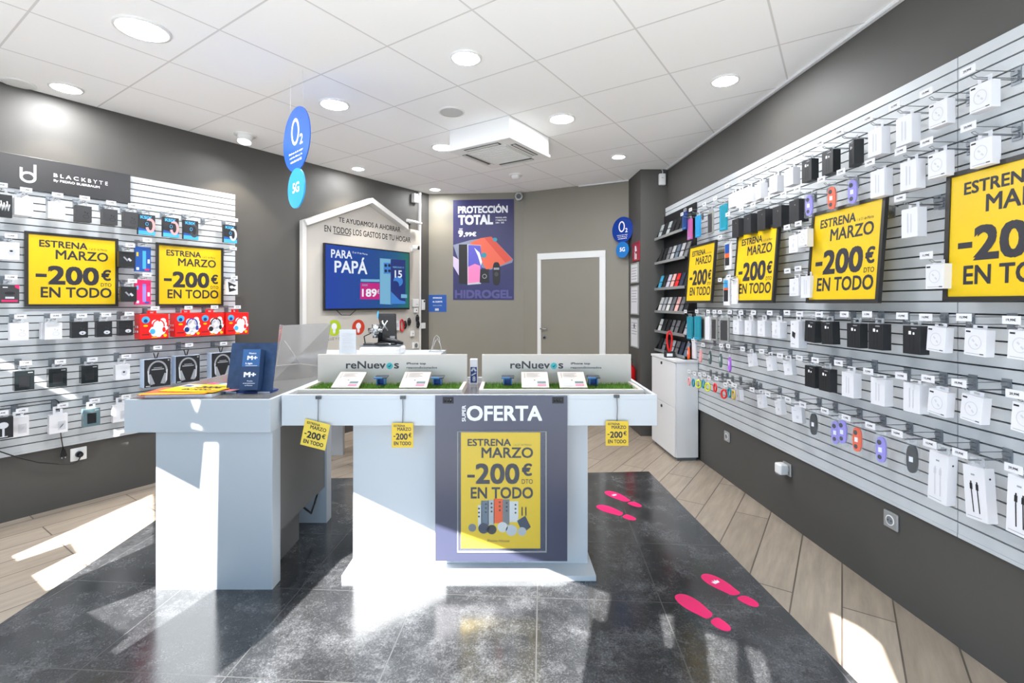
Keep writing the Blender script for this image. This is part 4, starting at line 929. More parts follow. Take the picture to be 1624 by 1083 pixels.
for v0, v1, lb in ((417, 449, 'silver framed certificate on the pillar, directly under the red fire notice'), (453, 499, 'silver framed paper on the pillar, middle of the three'), (504, 551, 'silver framed paper with a small dark stamp, lowest on the pillar')):
    t, x0, x1, z0, z1 = frame_px(1000, v0, 1011.5, v1, 'framed_certificate', lb, 'certificate', CARD, SILV, 'framed papers on the pillar')
    b = MB()
    for k in range(5): b.rect(x0 + 0.035, x1 - 0.035 - 0.02 * (k % 3), z1 - 0.06 - 0.03 * k, z1 - 0.053 - 0.03 * k, 0.002, INKG)
    if v0 == 504: b.oval((x0 + x1) / 2, z1 - 0.09, 0.02, 0.03, 0.0018, INK, 14)
    b.build('writing', t)
MAROON = mat('fire_red', (150, 22, 44), 0.4)
t, x0, x1, z0, z1 = frame_px(1003, 384, 1013, 414, 'fire_notice', 'dark red fire equipment notice with white symbols on the pillar', 'notice', MAROON, MAROON)
b = MB(); xm = (x0 + x1) / 2
b.rect(xm - 0.03, xm + 0.01, z1 - 0.10, z1 - 0.04, 0.002, INKW); b.poly([(xm + 0.015, z1 - 0.10), (xm + 0.04, z1 - 0.10), (xm + 0.03, z1 - 0.05)], 0.002, INKW); b.rect(xm - 0.04, xm - 0.02, z0 + 0.02, z0 + 0.10, 0.002, INKW); b.rect(xm, xm + 0.03, z0 + 0.02, z0 + 0.08, 0.002, INKW); b.build('symbols', t)
p = EYEP + ray(1004.5, 588) * 5.36; t = thing('fire_extinguisher', 'red fire extinguisher hanging low on the pillar behind the display trays', 'fire extinguisher', T((1.295, 5.36, 0.34)))
EXT = mat('extinguisher_red', (196, 20, 24), 0.25)
b = MB(); b.lathe([(0, 0), (0.055, 0.0), (0.058, 0.02), (0.058, 0.33), (0.05, 0.37), (0.022, 0.40), (0.02, 0.43), (0, 0.43)], EXT, seg=20); b.build('cylinder', t)
b = MB(); b.box(-0.015, 0.015, -0.05, 0.02, 0.43, 0.445, BLACKP); b.box(-0.012, 0.012, -0.06, 0.0, 0.46, 0.47, BLACKP); b.tube([(0, 0.0, 0.44), (0, 0.0, 0.465)], 0.012, BLACKP, 8); b.build('valve', t)
b = MB(); b.tube([(-0.02, -0.02, 0.44), (-0.06, -0.03, 0.38), (-0.062, -0.03, 0.2), (-0.06, -0.03, 0.1)], 0.009, BLACKP, 8); b.build('hose', t)
b = MB(); b.box(-0.02, 0.04, -0.0, 0.03, 0.30, 0.32, BLACKP); o = b.build('wall_bracket', t)
# little white sensor high in the corner with its lead
M = RW.px(1051, 285, 0.03); M = T((1.60, 5.19, 2.735)) if False else T(EYEP + ray(1050, 284.5) * 5.19)
t = thing('alarm_sensor', 'white alarm sensor box with a lead, high on the dark pillar', 'sensor', M)
b = MB(); b.box(-0.035, 0.035, -0.02, 0.02, -0.06, 0.06, WHITEP, 0.008); b.rect(-0.012, 0.012, 0.01, 0.016, -0.0205, INKG); b.build('case', t)
b = MB(); b.tube([(0.005, 0.0, 0.06), (0.008, 0.005, 0.09), (-0.004, 0.008, CEIL - M.translation.z)], 0.004, WHITEP, 6); b.build('lead', t)

# ------------------------------------------------------------------ house-shaped board on the left wall, television, its small goods
HOUSE = mat('board_cream', (200, 194, 185), 0.5); FRAMEW = mat('board_edge_white', (214, 212, 208), 0.4)
M = LW.px(590, 430, 0.03); P = lambda u, v, y=0: loc(M, u, v, y)
xl, zl = P(488, 349, -0.09); xa, za = P(591, 313.5, -0.09); xr, zr = P(648, 357, -0.09); xe = P(666.5, 420)[0]
zr2 = za - (za - zl) * (xr - xa) / (xa - xl)
t = thing('house_board', 'cream house-shaped board with a pitched white edge, carrying a television', 'display board', M)
b = MB(); b.prism([(xl, -1.3), (xe, -1.3), (xe, zr - 0.03), (xr, zr - 0.02), (xa, za - 0.02), (xl, zl - 0.02)], 0, 0.03, HOUSE); b.build('panel', t)
b = MB(); w = 0.05
b.prism([(xl - 0.03, zl), (xa, za), (xr, zr), (xr, zr - w * 1.1), (xa, za - w * 1.15), (xl + 0.0, zl - w)], -0.09, 0.0, FRAMEW)
b.prism([(xl - 0.03, -1.3), (xl - 0.03, zl - 0.0), (xl + 0.012, zl - 0.03), (xl + 0.012, -1.3)], -0.05, 0.0, FRAMEW); b.build('roof_edge', t)
b = MB(); TXB = mat('board_ink', (44, 41, 38), 0.6)
def wq(s, a, c, m, bold=0.0, y=-0.001):
    """text between two picture-measured ends: (u, v_top, v_bottom) at its start and at its end"""
    q = [P(a[0], a[2], y), P(c[0], c[2], y), P(c[0], c[1], y), P(a[0], a[1], y)]; b.qtext(s, [(x, y, z) for x, z in q], m, bold)
wq('TE AYUDAMOS A AHORRAR', (537, 344.2, 351.8), (635, 360.3, 368.3), TXB, 0.012); wq('EN TODOS LOS GASTOS DE TU HOGAR', (514.5, 356.6, 367), (651, 376.5, 384.8), TXB, 0.012)
q0, q1 = P(529, 371, -0.001), P(556, 374.3, -0.001); b.poly([(q0[0], q0[1]), (q1[0], q0[1] - 0.0), (q1[0], q0[1] + 0.008), (q0[0], q0[1] + 0.008)], -0.001, TXB)
b.build('lettering', t)
def bulb_icon(u, v, c, s):
    cx_, cz_ = P(u, v, -0.001); r = abs(P(u + 9, v, -0.001)[0] - cx_)
    b.oval(cx_, cz_, 0.085, 0.085, -0.001, c, 30); b.oval(cx_, cz_ + 0.015, 0.034, 0.036, -0.0016, INKW, 20); b.rect(cx_ - 0.016, cx_ + 0.016, cz_ - 0.05, cz_ - 0.012, -0.0016, INKW); b.rect(cx_ - 0.012, cx_ + 0.012, cz_ - 0.06, cz_ - 0.053, -0.0016, INKW)
b = MB(); bulb_icon(530, 520, mat('icon_lime', (176, 200, 36), 0.5), 1); b.build('bulb_icon', t)
b = MB(); bulb_icon(568.5, 519, mat('icon_brick', (204, 62, 36), 0.5), 1); b.build('bulb_icon', t)
b = MB()
x, z = P(521, 538, -0.001); b.text('LUZ Y GAS', x, x + 0.19, z - 0.012, z + 0.014, -0.001, TXB, 0.0); b.build('icon_caption', t)
# television
MT = LW.px(582, 440, 0.085); Q = lambda u, v: loc(MT, u, v, 0)
x0, x1 = Q(514.5, 440)[0], Q(650, 440)[0]; z1 = Q(582, 391)[1]; z0 = Q(582, 491.7)[1]
z1, z0 = 2.037 - MT.translation.z, 1.338 - MT.translation.z
t = thing('television', 'flat television showing a blue phone advertisement on the house-shaped board', 'television', MT)
b = MB(); b.box(x0, x1, 0.002, 0.03, z0, z1, BLACKP, 0.004); b.box(x0 + 0.2, x1 - 0.2, 0.03, 0.052, z0 + 0.15, z1 - 0.15, BLACKP); b.build('case', t)
SCRN, nt, bs = nodes('screen_picture')
tc = nt.nodes.new('ShaderNodeTexCoord'); sp = nt.nodes.new('ShaderNodeSeparateXYZ'); nt.links.new(tc.outputs['Generated'], sp.inputs[0])
r1 = ramp(nt, sp.outputs['X'], [(0.0, lin((16, 66, 172))), (0.55, lin((14, 74, 150))), (0.82, lin((16, 92, 140))), (1.0, lin((26, 116, 100)))])
bs.inputs['Base Color'].default_value = (0.01, 0.01, 0.01, 1); bs.inputs['Roughness'].default_value = 0.25
nt.links.new(r1.outputs[0], bs.inputs['Emission Color']); bs.inputs['Emission Strength'].default_value = 0.85
def glow(n, c, e=0.9):
    m = mat(n, c, 0.3, emit=e); m.node_tree.nodes['Principled BSDF'].inputs['Base Color'].default_value = (0.01, 0.01, 0.01, 1); return m
b = MB(); f = 0.014; b.rect(x0 + f, x1 - f, z0 + 0.02, z1 - f, 0.001, SCRN); b.build('screen', t, False)
b = MB(); GW = glow('screen_white', (236, 244, 252)); GM = glow('screen_magenta', (196, 20, 128)); GC = glow('screen_pale_blue', (120, 180, 214)); GN = glow('screen_navy', (20, 46, 120)); GB2 = glow('screen_sky', (60, 130, 210)); GK = glow('screen_dark', (10, 24, 54))
def sq(s, a, c, m, bold=0.0, y=-0.0015):
    q = [loc(MT, *k, y) for k in ((a[0], a[2]), (c[0], c[2]), (c[0], c[1]), (a[0], a[1]))]; b.qtext(s, [(x, y, z) for x, z in q], m, bold)
def sp_(pts, m, y): b.poly([loc(MT, *k, y) for k in pts], y, m)
sq('PARA', (525, 395, 408.5), (558.5, 398, 410.5), GW, 0.02); sq('12 al 19 de Marzo', (558.8, 398.5, 401.3), (583, 402, 404.6), GW, 0.0); sq('PAPÁ', (530.5, 408.5, 432), (582.5, 408.5, 435), GW, 0.02)
sp_([(602.5, 409.5), (622, 411), (622, 483), (602.5, 482)], GC, -0.0008); sp_([(608.5, 416.5), (621.5, 417), (621.5, 434), (608.5, 434)], GB2, -0.001)
for u, v in ((611.8, 421), (617.5, 421), (611.8, 429.5), (617.5, 429.5)):
    b.oval(*loc(MT, u, v, -0.0013), 0.02, 0.018, -0.0013, GK, 14)
sp_([(619.5, 411), (643, 412.5), (643, 482.5), (619.5, 482.5)], GN, -0.0012); b.oval(*loc(MT, 631.5, 446, -0.0015), 0.075, 0.06, -0.0015, GB2, 24); b.oval(*loc(MT, 627, 452, -0.0017), 0.06, 0.05, -0.0017, GN, 24)
sp_([(620, 462), (634, 476), (643, 478), (643, 482), (620, 482)], GB2, -0.0016); sp_([(636, 466.5), (645.5, 467), (645.5, 472.5), (636, 472.5)], GC, -0.002)
sq('15', (626, 428.5, 440.5), (637.5, 429, 440.5), GW, 0.02, -0.002); sq('MIERCOLES 15', (623, 422.3, 425), (640.5, 423, 425.5), GC, 0.02, -0.002)
sp_([(572, 442.5), (602, 443), (602, 447), (572, 446.5)], GC, -0.001); sp_([(571.5, 448), (602, 448.8), (602, 475), (571, 474.5)], GM, -0.001); sq('189', (574, 458, 470.5), (597.5, 458, 470.8), GW, 0.03); sq('€', (598.5, 459, 466), (601.5, 459, 466), GW, 0.0); sq('XIAOMI', (574, 450.5, 453.5), (583, 450.8, 453.7), GC, 0.02)
o = b.build('screen_picture', t, False)
xc, zc = Q(545, 493); b = MB(); b.tube([(x0 + 0.15, 0.02, z0 + 0.01), (x0 + 0.22, 0.02, z0 - 0.05), (x0 + 0.33, 0.02, z0 - 0.055), (x0 + 0.42, 0.02, z0 + 0.01)], 0.004, BLACKP, 6); b.build('cable_loop', t)
# cable duct, tube lamp, sensor, spy camera, sockets on the end of the board
def wl(u0, v0, u1, v1, d0, d1, m, name, label, cat, bev=0.003):
    M = LW.px((u0 + u1) / 2, (v0 + v1) / 2, d1); x0, x1 = loc(M, u0, v0)[0], loc(M, u1, v0)[0]; z0, z1 = loc(M, (u0 + u1) / 2, v1)[1], loc(M, (u0 + u1) / 2, v0)[1]
    t = thing(name, label, cat, M); b = MB(); b.box(x0, x1, 0, d1 - d0, z0, z1, m, bev); b.build('body', t); return t, x0, x1, z0, z1
t, x0, x1, z0, z1 = wl(665.6, 306, 668, 562, 0.0, 0.035, WHITEP, 'cable_duct', 'thin white upright cable duct at the edge of the cream board', 'duct')
b = MB(); b.box(x0 - 0.003, x1 + 0.003, -0.002, 0.02, z1 - 0.02, z1 + 0.01, WHITEP); b.build('end_cap', t)
t, x0, x1, z0, z1 = wl(657.5, 307, 664.5, 321, 0.0, 0.06, WHITEP, 'motion_sensor', 'white motion sensor high beside the roof of the cream board', 'sensor', 0.008)
b = MB(); b.rect(x0 + 0.02, x1 - 0.02, z0 + 0.02, z0 + 0.06, -0.0006, INKL); b.build('lens', t)
M = LW.px(657, 351, 0.1); xa_, za_ = loc(M, 645.5, 349); xb_, zb_ = loc(M, 668, 353.5)
t = thing('tube_lamp', 'short white tube lamp above the right shoulder of the cream board', 'lamp', M)
b = MB(); b.tube([(xa_, 0, za_), (xb_, 0, za_ - 0.01)], 0.018, WHITEP, 12); b.build('tube', t); b = MB(); b.box(xa_ + 0.12, xa_ + 0.16, 0, 0.1, za_ - 0.012, za_ + 0.012, WHITEP); b.build('arm', t)
M = LW.px(660, 393, 0.08); t = thing('bullet_camera', 'white camera with a black eye beside the television corner', 'camera', M)
b = MB(); b.tube([(-0.03, 0.03, 0.004), (0.01, -0.02, 0)], 0.03, WHITEP, 14); b.box(-0.045, -0.015, 0.02, 0.05, -0.045, 0.0, WHITEP, 0.003); b.build('body', t); b = MB(); b.tube([(0.008, -0.018, 0), (0.022, -0.036, -0.001)], 0.024, BLACKP, 14); b.build('eye', t)
t, *_ = wl(669.3, 475, 674.5, 491.5, 0.0, 0.03, WHITEP, 'wall_handset', 'white phone-shaped handset on the dark strip beside the cream board', 'handset', 0.006)
b = MB(); b.oval(0.012, 0.045, 0.014, 0.014, -0.0006, BLACKP, 12); b.build('camera_eye', t)
t, x0, x1, z0, z1 = wl(668.5, 512, 675, 521, 0.0, 0.025, WHITEP, 'light_switch', 'white light switch on the dark strip under the handset', 'switch'); b = MB(); b.box(x0 + 0.012, x1 - 0.012, -0.004, 0.0, z0 + 0.012, z1 - 0.012, WHITE, 0.001); b.build('rocker', t)
t, x0, x1, z0, z1 = wl(655.5, 543, 664.5, 552.5, 0.03, 0.055, WHITEP, 'wall_socket', 'white power socket low on the cream board near the desk', 'socket'); b = MB(); b.oval((x0 + x1) / 2, (z0 + z1) / 2, 0.026, 0.03, -0.0008, GREYP, 16); b.build('socket_face', t)
# smart goods hung on the end of the board
def wgood(u, v, label, cat, name, parts):
    M = LW.px(u, v, 0.06); t = thing(name, label, cat, M, 'small devices on the end of the cream board')
    for n, f in parts:
        b = MB(); f(b); b.build(n, t)
def watchp(b): b.tube([(0.018 * math.cos(2 * math.pi * k / 14), 0.012, 0.045 * math.sin(2 * math.pi * k / 14)) for k in range(15)], 0.008, BLACKP, 6, False); b.cbox((0, 0.0, 0.0), (0.034, 0.014, 0.04), INK, 0.004)
def pegp(b): b.tube([(0, 0.03, 0.04), (0, 0.0, 0.04)], 0.003, STEEL, 5); b.box(-0.012, 0.012, 0.026, 0.03, 0.025, 0.055, WHITEP)
wgood(621.5, 514, 'dark blue small box on the end of the cream board', 'box', 'device_box', [('carton', lambda b: b.box(-0.04, 0.04, 0, 0.028, -0.05, 0.05, BLUED, 0.002)), ('printed_face', lambda b: b.oval(0, 0.0, 0.022, 0.026, -0.0008, INKG, 14))])
wgood(629.5, 516, 'white small box beside the dark blue box, cream board', 'box', 'device_box', [('carton', lambda b: b.box(-0.045, 0.045, 0, 0.028, -0.06, 0.06, CARD, 0.002)), ('printed_face', lambda b: b.rect(-0.02, 0.028, -0.02, 0.03, -0.0008, INKL))])
wgood(638.5, 516, 'red ring-shaped bracelet between white box and black watch, cream board', 'bracelet', 'fitness_band', [('strap', lambda b: b.tube([(0.03 * math.cos(2 * math.pi * k / 16), 0.012, 0.07 * math.sin(2 * math.pi * k / 16)) for k in range(17)], 0.009, REDP, 6, False)), ('peg', pegp)])
wgood(643.5, 515, 'black watch hanging against the red bracelet, cream board', 'watch', 'smart_watch', [('strap', watchp), ('peg', pegp)])
wgood(650, 510, 'black watch hanging alone beside the television corner, cream board', 'watch', 'smart_watch', [('strap', watchp), ('peg', pegp)])
wgood(663, 505, 'black watch nearest the white cable duct, upper one, cream board', 'watch', 'smart_watch', [('strap', watchp), ('peg', pegp)])
wgood(664, 514, 'black watch nearest the white cable duct, lower one, cream board', 'watch', 'smart_watch', [('strap', watchp), ('peg', pegp)])
wgood(660, 480.5, 'white flat sensor tile over the watches, cream board', 'sensor', 'smart_tile', [('tile', lambda b: b.box(-0.05, 0.05, 0.0, 0.028, -0.05, 0.05, WHITEP, 0.006)), ('mark', lambda b: b.rect(0.0, 0.03, -0.02, -0.014, -0.0008, INKG))])
wgood(660.5, 492, 'white small camera cube under the flat sensor tile, cream board', 'camera', 'smart_camera', [('cube', lambda b: b.box(-0.03, 0.03, 0.0, 0.028, -0.03, 0.03, WHITEP, 0.006)), ('eye', lambda b: b.oval(0, 0, 0.009, 0.009, -0.0008, BLACKP, 12))])
wgood(655, 529, 'white square plug low on the cream board above the socket', 'plug', 'smart_plug', [('body', lambda b: b.box(-0.03, 0.03, 0.0, 0.028, -0.035, 0.035, WHITEP, 0.006)), ('eye', lambda b: b.oval(0.0, 0.0, 0.008, 0.008, -0.0008, INKG, 12))])

# ------------------------------------------------------------------ wall sockets and leads
def socket(w, u, v, label, size=0.04, plug=None):
    M = w.px(u, v, 0.012); t = thing('wall_socket', label, 'socket', M)
    b = MB(); b.box(-size, size, 0, 0.0115, -size, size, SILV if w is RW else WHITEP, 0.004); b.build('plate', t)
    b = MB(); b.tube([(0, -0.002, 0), (0, 0.004, 0)], size * 0.6, WHITEP, 20); b.tube([(0, -0.0028, 0), (0, 0.003, 0)], size * 0.48, GREYP, 18)
    for s in (-1, 1): b.tube([(s * 0.009, -0.004, 0), (s * 0.009, 0.0, 0)], 0.003, INK, 8)
    b.build('socket_face', t); return M, t
socket(RW, 1152, 692, 'silver wall socket under the slatwall, nearest the white cabinet'); socket(RW, 1411.5, 825, 'silver wall socket under the slatwall, nearest the street')
M, t = socket(RW, 1247, 743.5, 'silver wall socket hidden by a white plug-in adaptor'); 
t = thing('plug_adaptor', 'white boxy adaptor plugged into the middle wall socket', 'adaptor', RW.px(1246, 743, 0.014)); b = MB(); b.box(-0.034, 0.034, -0.055, -0.003, -0.032, 0.034, WHITEP, 0.008); b.build('body', t); b = MB(); b.box(-0.022, 0.022, -0.056, -0.02, -0.035, -0.031, GREYP); b.build('vent', t)
M, t = socket(LW, 125, 720, 'white wall socket with a black plug under the black-header slatwall', 0.045)
tp = thing('power_lead', 'black lead running along the wall from a plug in the white socket', 'cable', M)
b = MB(); b.tube([(0, -0.004, 0), (0, -0.03, 0)], 0.019, BLACKP, 14); b.tube([(0, -0.03, 0), (0, -0.045, -0.006)], [0.017, 0.008], BLACKP, 10); b.build('plug', tp)
b = MB(); ps = [(0.0, -0.044, -0.006)] + [(loc(M, u, v, -0.03)[0], -0.03, loc(M, u, v, -0.03)[1]) for u, v in ((124, 731), (116, 735), (95, 736), (60, 733), (30, 726), (0, 716), (-60, 690))]
b.tube(ps, 0.004, BLACKP, 6); b.build('lead', tp)
M = LW.px(100, 700, 0.04); t = thing('loose_plug', 'loose black two-pin plug dangling beside the white socket', 'plug', M)
b = MB(); Q2 = lambda u, v, y=0: (loc(M, u, v, y)[0], y, loc(M, u, v, y)[1])
b.tube([Q2(0, 645), Q2(50, 638), Q2(88, 633.5), Q2(93, 637), Q2(95, 660, 0.004), Q2(96.5, 690), Q2(100.5, 714)], 0.003, BLACKP, 6); b.build('lead', t)
x, _, z = Q2(101, 719); b = MB(); b.prism([(x - 0.006, z + 0.03), (x + 0.006, z + 0.03), (x + 0.018, z - 0.02), (x - 0.018, z - 0.02)], -0.008, 0.008, BLACKP); b.build('body', t)
b = MB()
for s in (-1, 1): b.tube([(x + s * 0.009, 0, z - 0.02), (x + s * 0.009, 0, z - 0.038)], 0.0025, CHROME, 6)
b.build('pin', t)
# ------------------------------------------------------------------ counters
CTOP = mat('counter_top_grey', (104, 103, 102), 0.22); SIDEG = mat('counter_side_grey', (112, 111, 110), 0.45); EDGE = mat('counter_edge', (206, 204, 200), 0.4)
TABLEW = mat('table_white', (206, 210, 214), 0.38)
def tray_top(b, x0, x1, y0, y1, z0, z1, rim=0.018, dip=0.022):
    """deep counter top with a raised rim around a sunken grey surface"""
    b.box(x0, x1, y0, y1, z0, z1 - dip, TABLEW, 0.0015)
    for q in ((x0, x1, y0, y0 + rim), (x0, x1, y1 - rim, y1), (x0, x0 + rim, y0 + rim, y1 - rim), (x1 - rim, x1, y0 + rim, y1 - rim)):
        b.box(q[0], q[1], q[2], q[3], z1 - dip, z1, TABLEW)
    b.box(x0 + rim, x1 - rim, y0 + rim, y1 - rim, z1 - dip, z1 - dip + 0.003, CTOP)
LCX0, LCX1, LCY0, LCY1 = -1.891, -1.178, 2.386, 3.32
t = thing('counter', 'white counter with brochures and a dark blue display on top', 'counter', T((-1.53, 2.85, 0)))
O = T((1.53, -2.85, 0))
b = MB(O); b.box(LCX0, LCX1, LCY0, LCY1, 0.787, 0.948, COUNTER, 0.0015); b.box(LCX0 + 0.016, LCX1 - 0.016, LCY0 + 0.016, LCY1 - 0.016, 0.948, 0.951, CTOP); b.build('top', t)
b = MB(O); b.box(-1.759, -1.183, 2.416, 2.50, 0.0, 0.787, COUNTER, 0.0015); b.build('front_leg', t)
b = MB(O); b.box(-1.759, -1.193, 3.148, 3.23, 0.0, 0.787, COUNTER, 0.0015); b.build('rear_leg', t)
b = MB(O); b.box(-1.24, -1.205, 2.50, 3.148, 0.235, 0.787, SIDEG); b.build('side_panel', t)
b = MB(O); b.box(-1.70, -1.275, 2.50, 2.93, 0.0, 0.235, SIDEG); b.build('plinth_box', t)
b = MB(O); b.tube([(-1.26, 2.95, 0.19), (-1.24, 3.02, 0.12), (-1.25, 3.10, 0.15), (-1.25, 3.148, 0.2)], 0.006, BLACKP, 6); b.build('cable', t)
SX0, SX1, SY0, SY1, SZ0, SZ1 = -1.168, 0.735, 2.48, 3.08, 0.797, 0.953
t = thing('display_table', 'white pedestal table in the middle carrying two display trays', 'table', T((-0.22, 2.78, 0)))
O = T((0.22, -2.78, 0))
b = MB(O); tray_top(b, SX0, SX1, SY0, SY1, SZ0, SZ1); b.build('top', t)
b = MB(O); b.box(-0.848, 0.404, 2.61, 2.93, 0.03, SZ0, TABLEW, 0.0015); b.build('column', t)
b = MB(O); b.slab([(-0.868, 2.49), (0.428, 2.49), (0.415, 3.05), (-0.86, 3.05)], 0.004, 0.03, TABLEW); b.build('foot_plate', t)
DIP = SZ1 - 0.022 + 0.003
# two display trays of reconditioned phones
PALE = mat('tray_birch', (204, 195, 186), 0.45, noise=0.03, nscale=6); GRN = mat('turf_backing', (70, 104, 34), 0.9)
BLADE = mat('turf_blades', (104, 146, 48), 0.8, noise=0.35, nscale=60); PHB = mat('phone_blue', (62, 120, 170), 0.35); PHBD = mat('phone_clamp_dark', (44, 52, 62), 0.35)
TICK = mat('logo_teal', (40, 170, 176), 0.4); REN = mat('logo_grey', (58, 58, 60), 0.5)
def tray(x0, x1, label, cards, clamps, where):
    M = T(((x0 + x1) / 2, 2.67, DIP)); w = (x1 - x0) / 2; t = thing('display_tray', label, 'display tray', M, 'phone display trays on the pedestal table')
    b = MB()
    yf, yb = -0.135, 0.13
    b.box(-w, w, yf, yb, 0, 0.012, PALE); b.box(-w, w, yf, yf + 0.02, 0.012, 0.036, PALE, 0.001)
    for s in (-1, 1): b.box(s * w if s < 0 else w - 0.02, s * w + 0.02 if s < 0 else w, yf + 0.02, yb, 0.012, 0.036, PALE, 0.001)
    b.build('base', t)
    b = MB(); b.box(-w, w, yb, yb + 0.016, 0, 0.19, PALE, 0.001); b.build('back_board', t)
    b = MB(); L = 2 * w; y = yb - 0.0012
    def tx(s, a, c, z0, z1, m, bold=0.0): b.text(s, -w + a * L, -w + c * L, z0, z1, y, m, bold)
    tx('reNuev', 0.19, 0.455, 0.109, 0.152, REN, 0.02); tx('s', 0.512, 0.545, 0.109, 0.14, REN, 0.02)
    b.oval(-w + 0.482 * L, 0.1245, 0.0185, 0.0185, y, TICK, 24); bar(b, [(-w + 0.474 * L, 0.1245), (-w + 0.480 * L, 0.118), (-w + 0.491 * L, 0.132)], 0.004, y - 0.0004, INK)
    b.rect(-w + 0.568 * L, -w + 0.570 * L, 0.108, 0.147, y, INKL); tx('iPhone top', 0.595, 0.725, 0.129, 0.145, REN, 0.03); tx('reacondicionados', 0.595, 0.80, 0.109, 0.122, REN, 0.012); b.build('lettering', t)
    b = MB(); b.box(-w + 0.02, w - 0.02, yf + 0.02, yb, 0.012, 0.02, GRN); rnd = random.Random(int(x0 * 100))
    for k in range(2600):
        gx, gy = rnd.uniform(-w + 0.022, w - 0.022), rnd.uniform(yf + 0.023, yb - 0.003); a = rnd.uniform(0, 6.28); h = rnd.uniform(0.012, 0.02)
        dx, dy = 0.002 * math.cos(a), 0.002 * math.sin(a); lx, ly = rnd.uniform(-0.005, 0.005), rnd.uniform(-0.005, 0.005)
        b.face([(gx - dx, gy - dy, 0.02), (gx + dx, gy + dy, 0.02), (gx + lx, gy + ly, 0.02 + h)], BLADE)
    o = b.build('turf', t, False); o['kind'] = 'stuff'
    for i, cx_ in enumerate(cards):
        MC = T((cx_, 2.597, DIP + 0.036)) @ RX(-68); c = thing('info_card', f'tilted white phone data card, {("nearest the counter corner", "beside the second clamp")[i]}, {where}', 'card', MC, 'data cards on the display trays')
        b = MB(); b.box(-0.0735, 0.0735, 0, 0.008, 0, 0.165, mat('cream_card', (186, 177, 169), 0.5), 0.001); b.build('card', c)
        b = MB()
        for k in range(4): b.oval(-0.055, 0.145 - 0.014 * k, 0.003, 0.003, -0.001, INK, 8); b.rect(-0.044, 0.03 - 0.012 * (k % 2), 0.1435 - 0.014 * k, 0.1465 - 0.014 * k, -0.001, CARDG if k < 3 else INKG)
        b.rect(-0.056, 0.01, 0.012, 0.062, -0.001, mat('print_pale_grey', (172, 172, 178), 0.5)); b.rect(0.012, 0.058, 0.040, 0.062, -0.001, mat('print_slate', (70, 96, 100), 0.5)); b.rect(0.012, 0.058, 0.014, 0.032, -0.001, mat('print_pink', (228, 96, 126), 0.5)); b.poly([(-0.008, 0.07), (0.004, 0.07), (-0.002, 0.08)], -0.001, INK); b.build('writing', c)
    for i, cx_ in enumerate(clamps):
        MC = T((cx_, 2.70, DIP + 0.032)); c = thing('phone_clamp', f'blue security phone clamp, {("between the data cards and the counter corner", "next to the far data card")[i] if 0 else ("first", "second")[i] + " from the white counter"}, {where}', 'clamp', MC, 'blue clamps on the display trays')
        b = MB(); b.box(-0.024, 0.024, -0.02, 0.02, 0, 0.006, PHBD); b.box(-0.024, -0.018, -0.02, 0.02, 0.006, 0.042, PHB); b.box(0.018, 0.024, -0.02, 0.02, 0.006, 0.042, PHB); b.box(-0.018, 0.018, 0.012, 0.02, 0.006, 0.042, BLUEP); b.build('cradle', c)
        b = MB(RX(8)); b.box(-0.034, 0.036, -0.022, 0.03, 0.042, 0.048, PHBD, 0.002); b.box(-0.034, 0.012, -0.025, -0.018, 0.042, 0.05, PHB, 0.001); b.build('grip', c)
tray(-1.112, -0.2575, 'pale birch tray with turf and two data cards, next to the white counter', (-0.889, -0.527), (-0.72, -0.41), 'tray next to the white counter')
tray(-0.172, 0.682, 'pale birch tray with turf and two data cards, farther from the white counter', (0.125, 0.328), (-0.024, 0.447), 'tray farther from the white counter')
# big offer panel on the table's front
PANEL = mat('offer_panel_slate', (60, 63, 84), 0.3)
M = T((-0.054, 2.470, 0.117)); t = thing('offer_panel', 'dark slate offer panel with a yellow sheet in a clear pocket, on the table front', 'panel', M)
b = MB(); b.box(-0.333, 0.333, -0.004, 0.004, 0, 0.834, PANEL, 0.001); b.build('board', t)
def fr_(a, q): return -0.333 + (a - 690) / 210 * 0.666, (891 - q) / 263 * 0.834
b = MB()
def ft(s, u0, u1, v0, v1, m, bold, y=-0.0045):
    (xa, za), (xb, zb) = fr_(u0, v1), fr_(u1, v0); b.text(s, xa, xb, za, zb, y, m, bold)
ft('OFERTA', 740, 860, 643.5, 668, INKW, 0.03)
MM = b.M; b.M = T((*[fr_(735.5, 656)[0], 0], fr_(735.5, 656)[1])) @ RY(-90); b.text('SUPER', -0.041, 0.041, -0.0095, 0.0095, -0.0045, INKW, 0.02); b.M = MM
b.build('lettering', t)
b = MB(); (xa, za), (xb, zb) = fr_(725, 876), fr_(867, 684)
b.box(xa, xb, -0.012, -0.010, za, zb, clear('pocket_clear', (240, 240, 245), 0.02, 0.03))
for q in ((xa, xa + 0.006, za, zb), (xb - 0.006, xb, za, zb), (xa, xb, za, za + 0.006), (xa, xb, zb - 0.004, zb)): b.box(q[0], q[1], -0.012, -0.005, q[2], q[3], ACRYL)
pk = b.build('clear_pocket', t)
b = MB(); (xa, za), (xb, zb) = fr_(731, 870), fr_(857, 686); b.box(xa, xb, -0.0075, -0.006, za, zb, YEL); sh = b.build('yellow_sheet', t)
b = MB(); Yt = -0.008
ft('ESTRENA', 741.5, 810.5, 696, 707.5, SLATE, 0.025, Yt); ft('1 al 31 de Marzo', 814, 843, 703.5, 707, SLATE, 0, Yt); ft('MARZO', 763.5, 845.5, 709.5, 726.5, SLATE, 0.02, Yt)
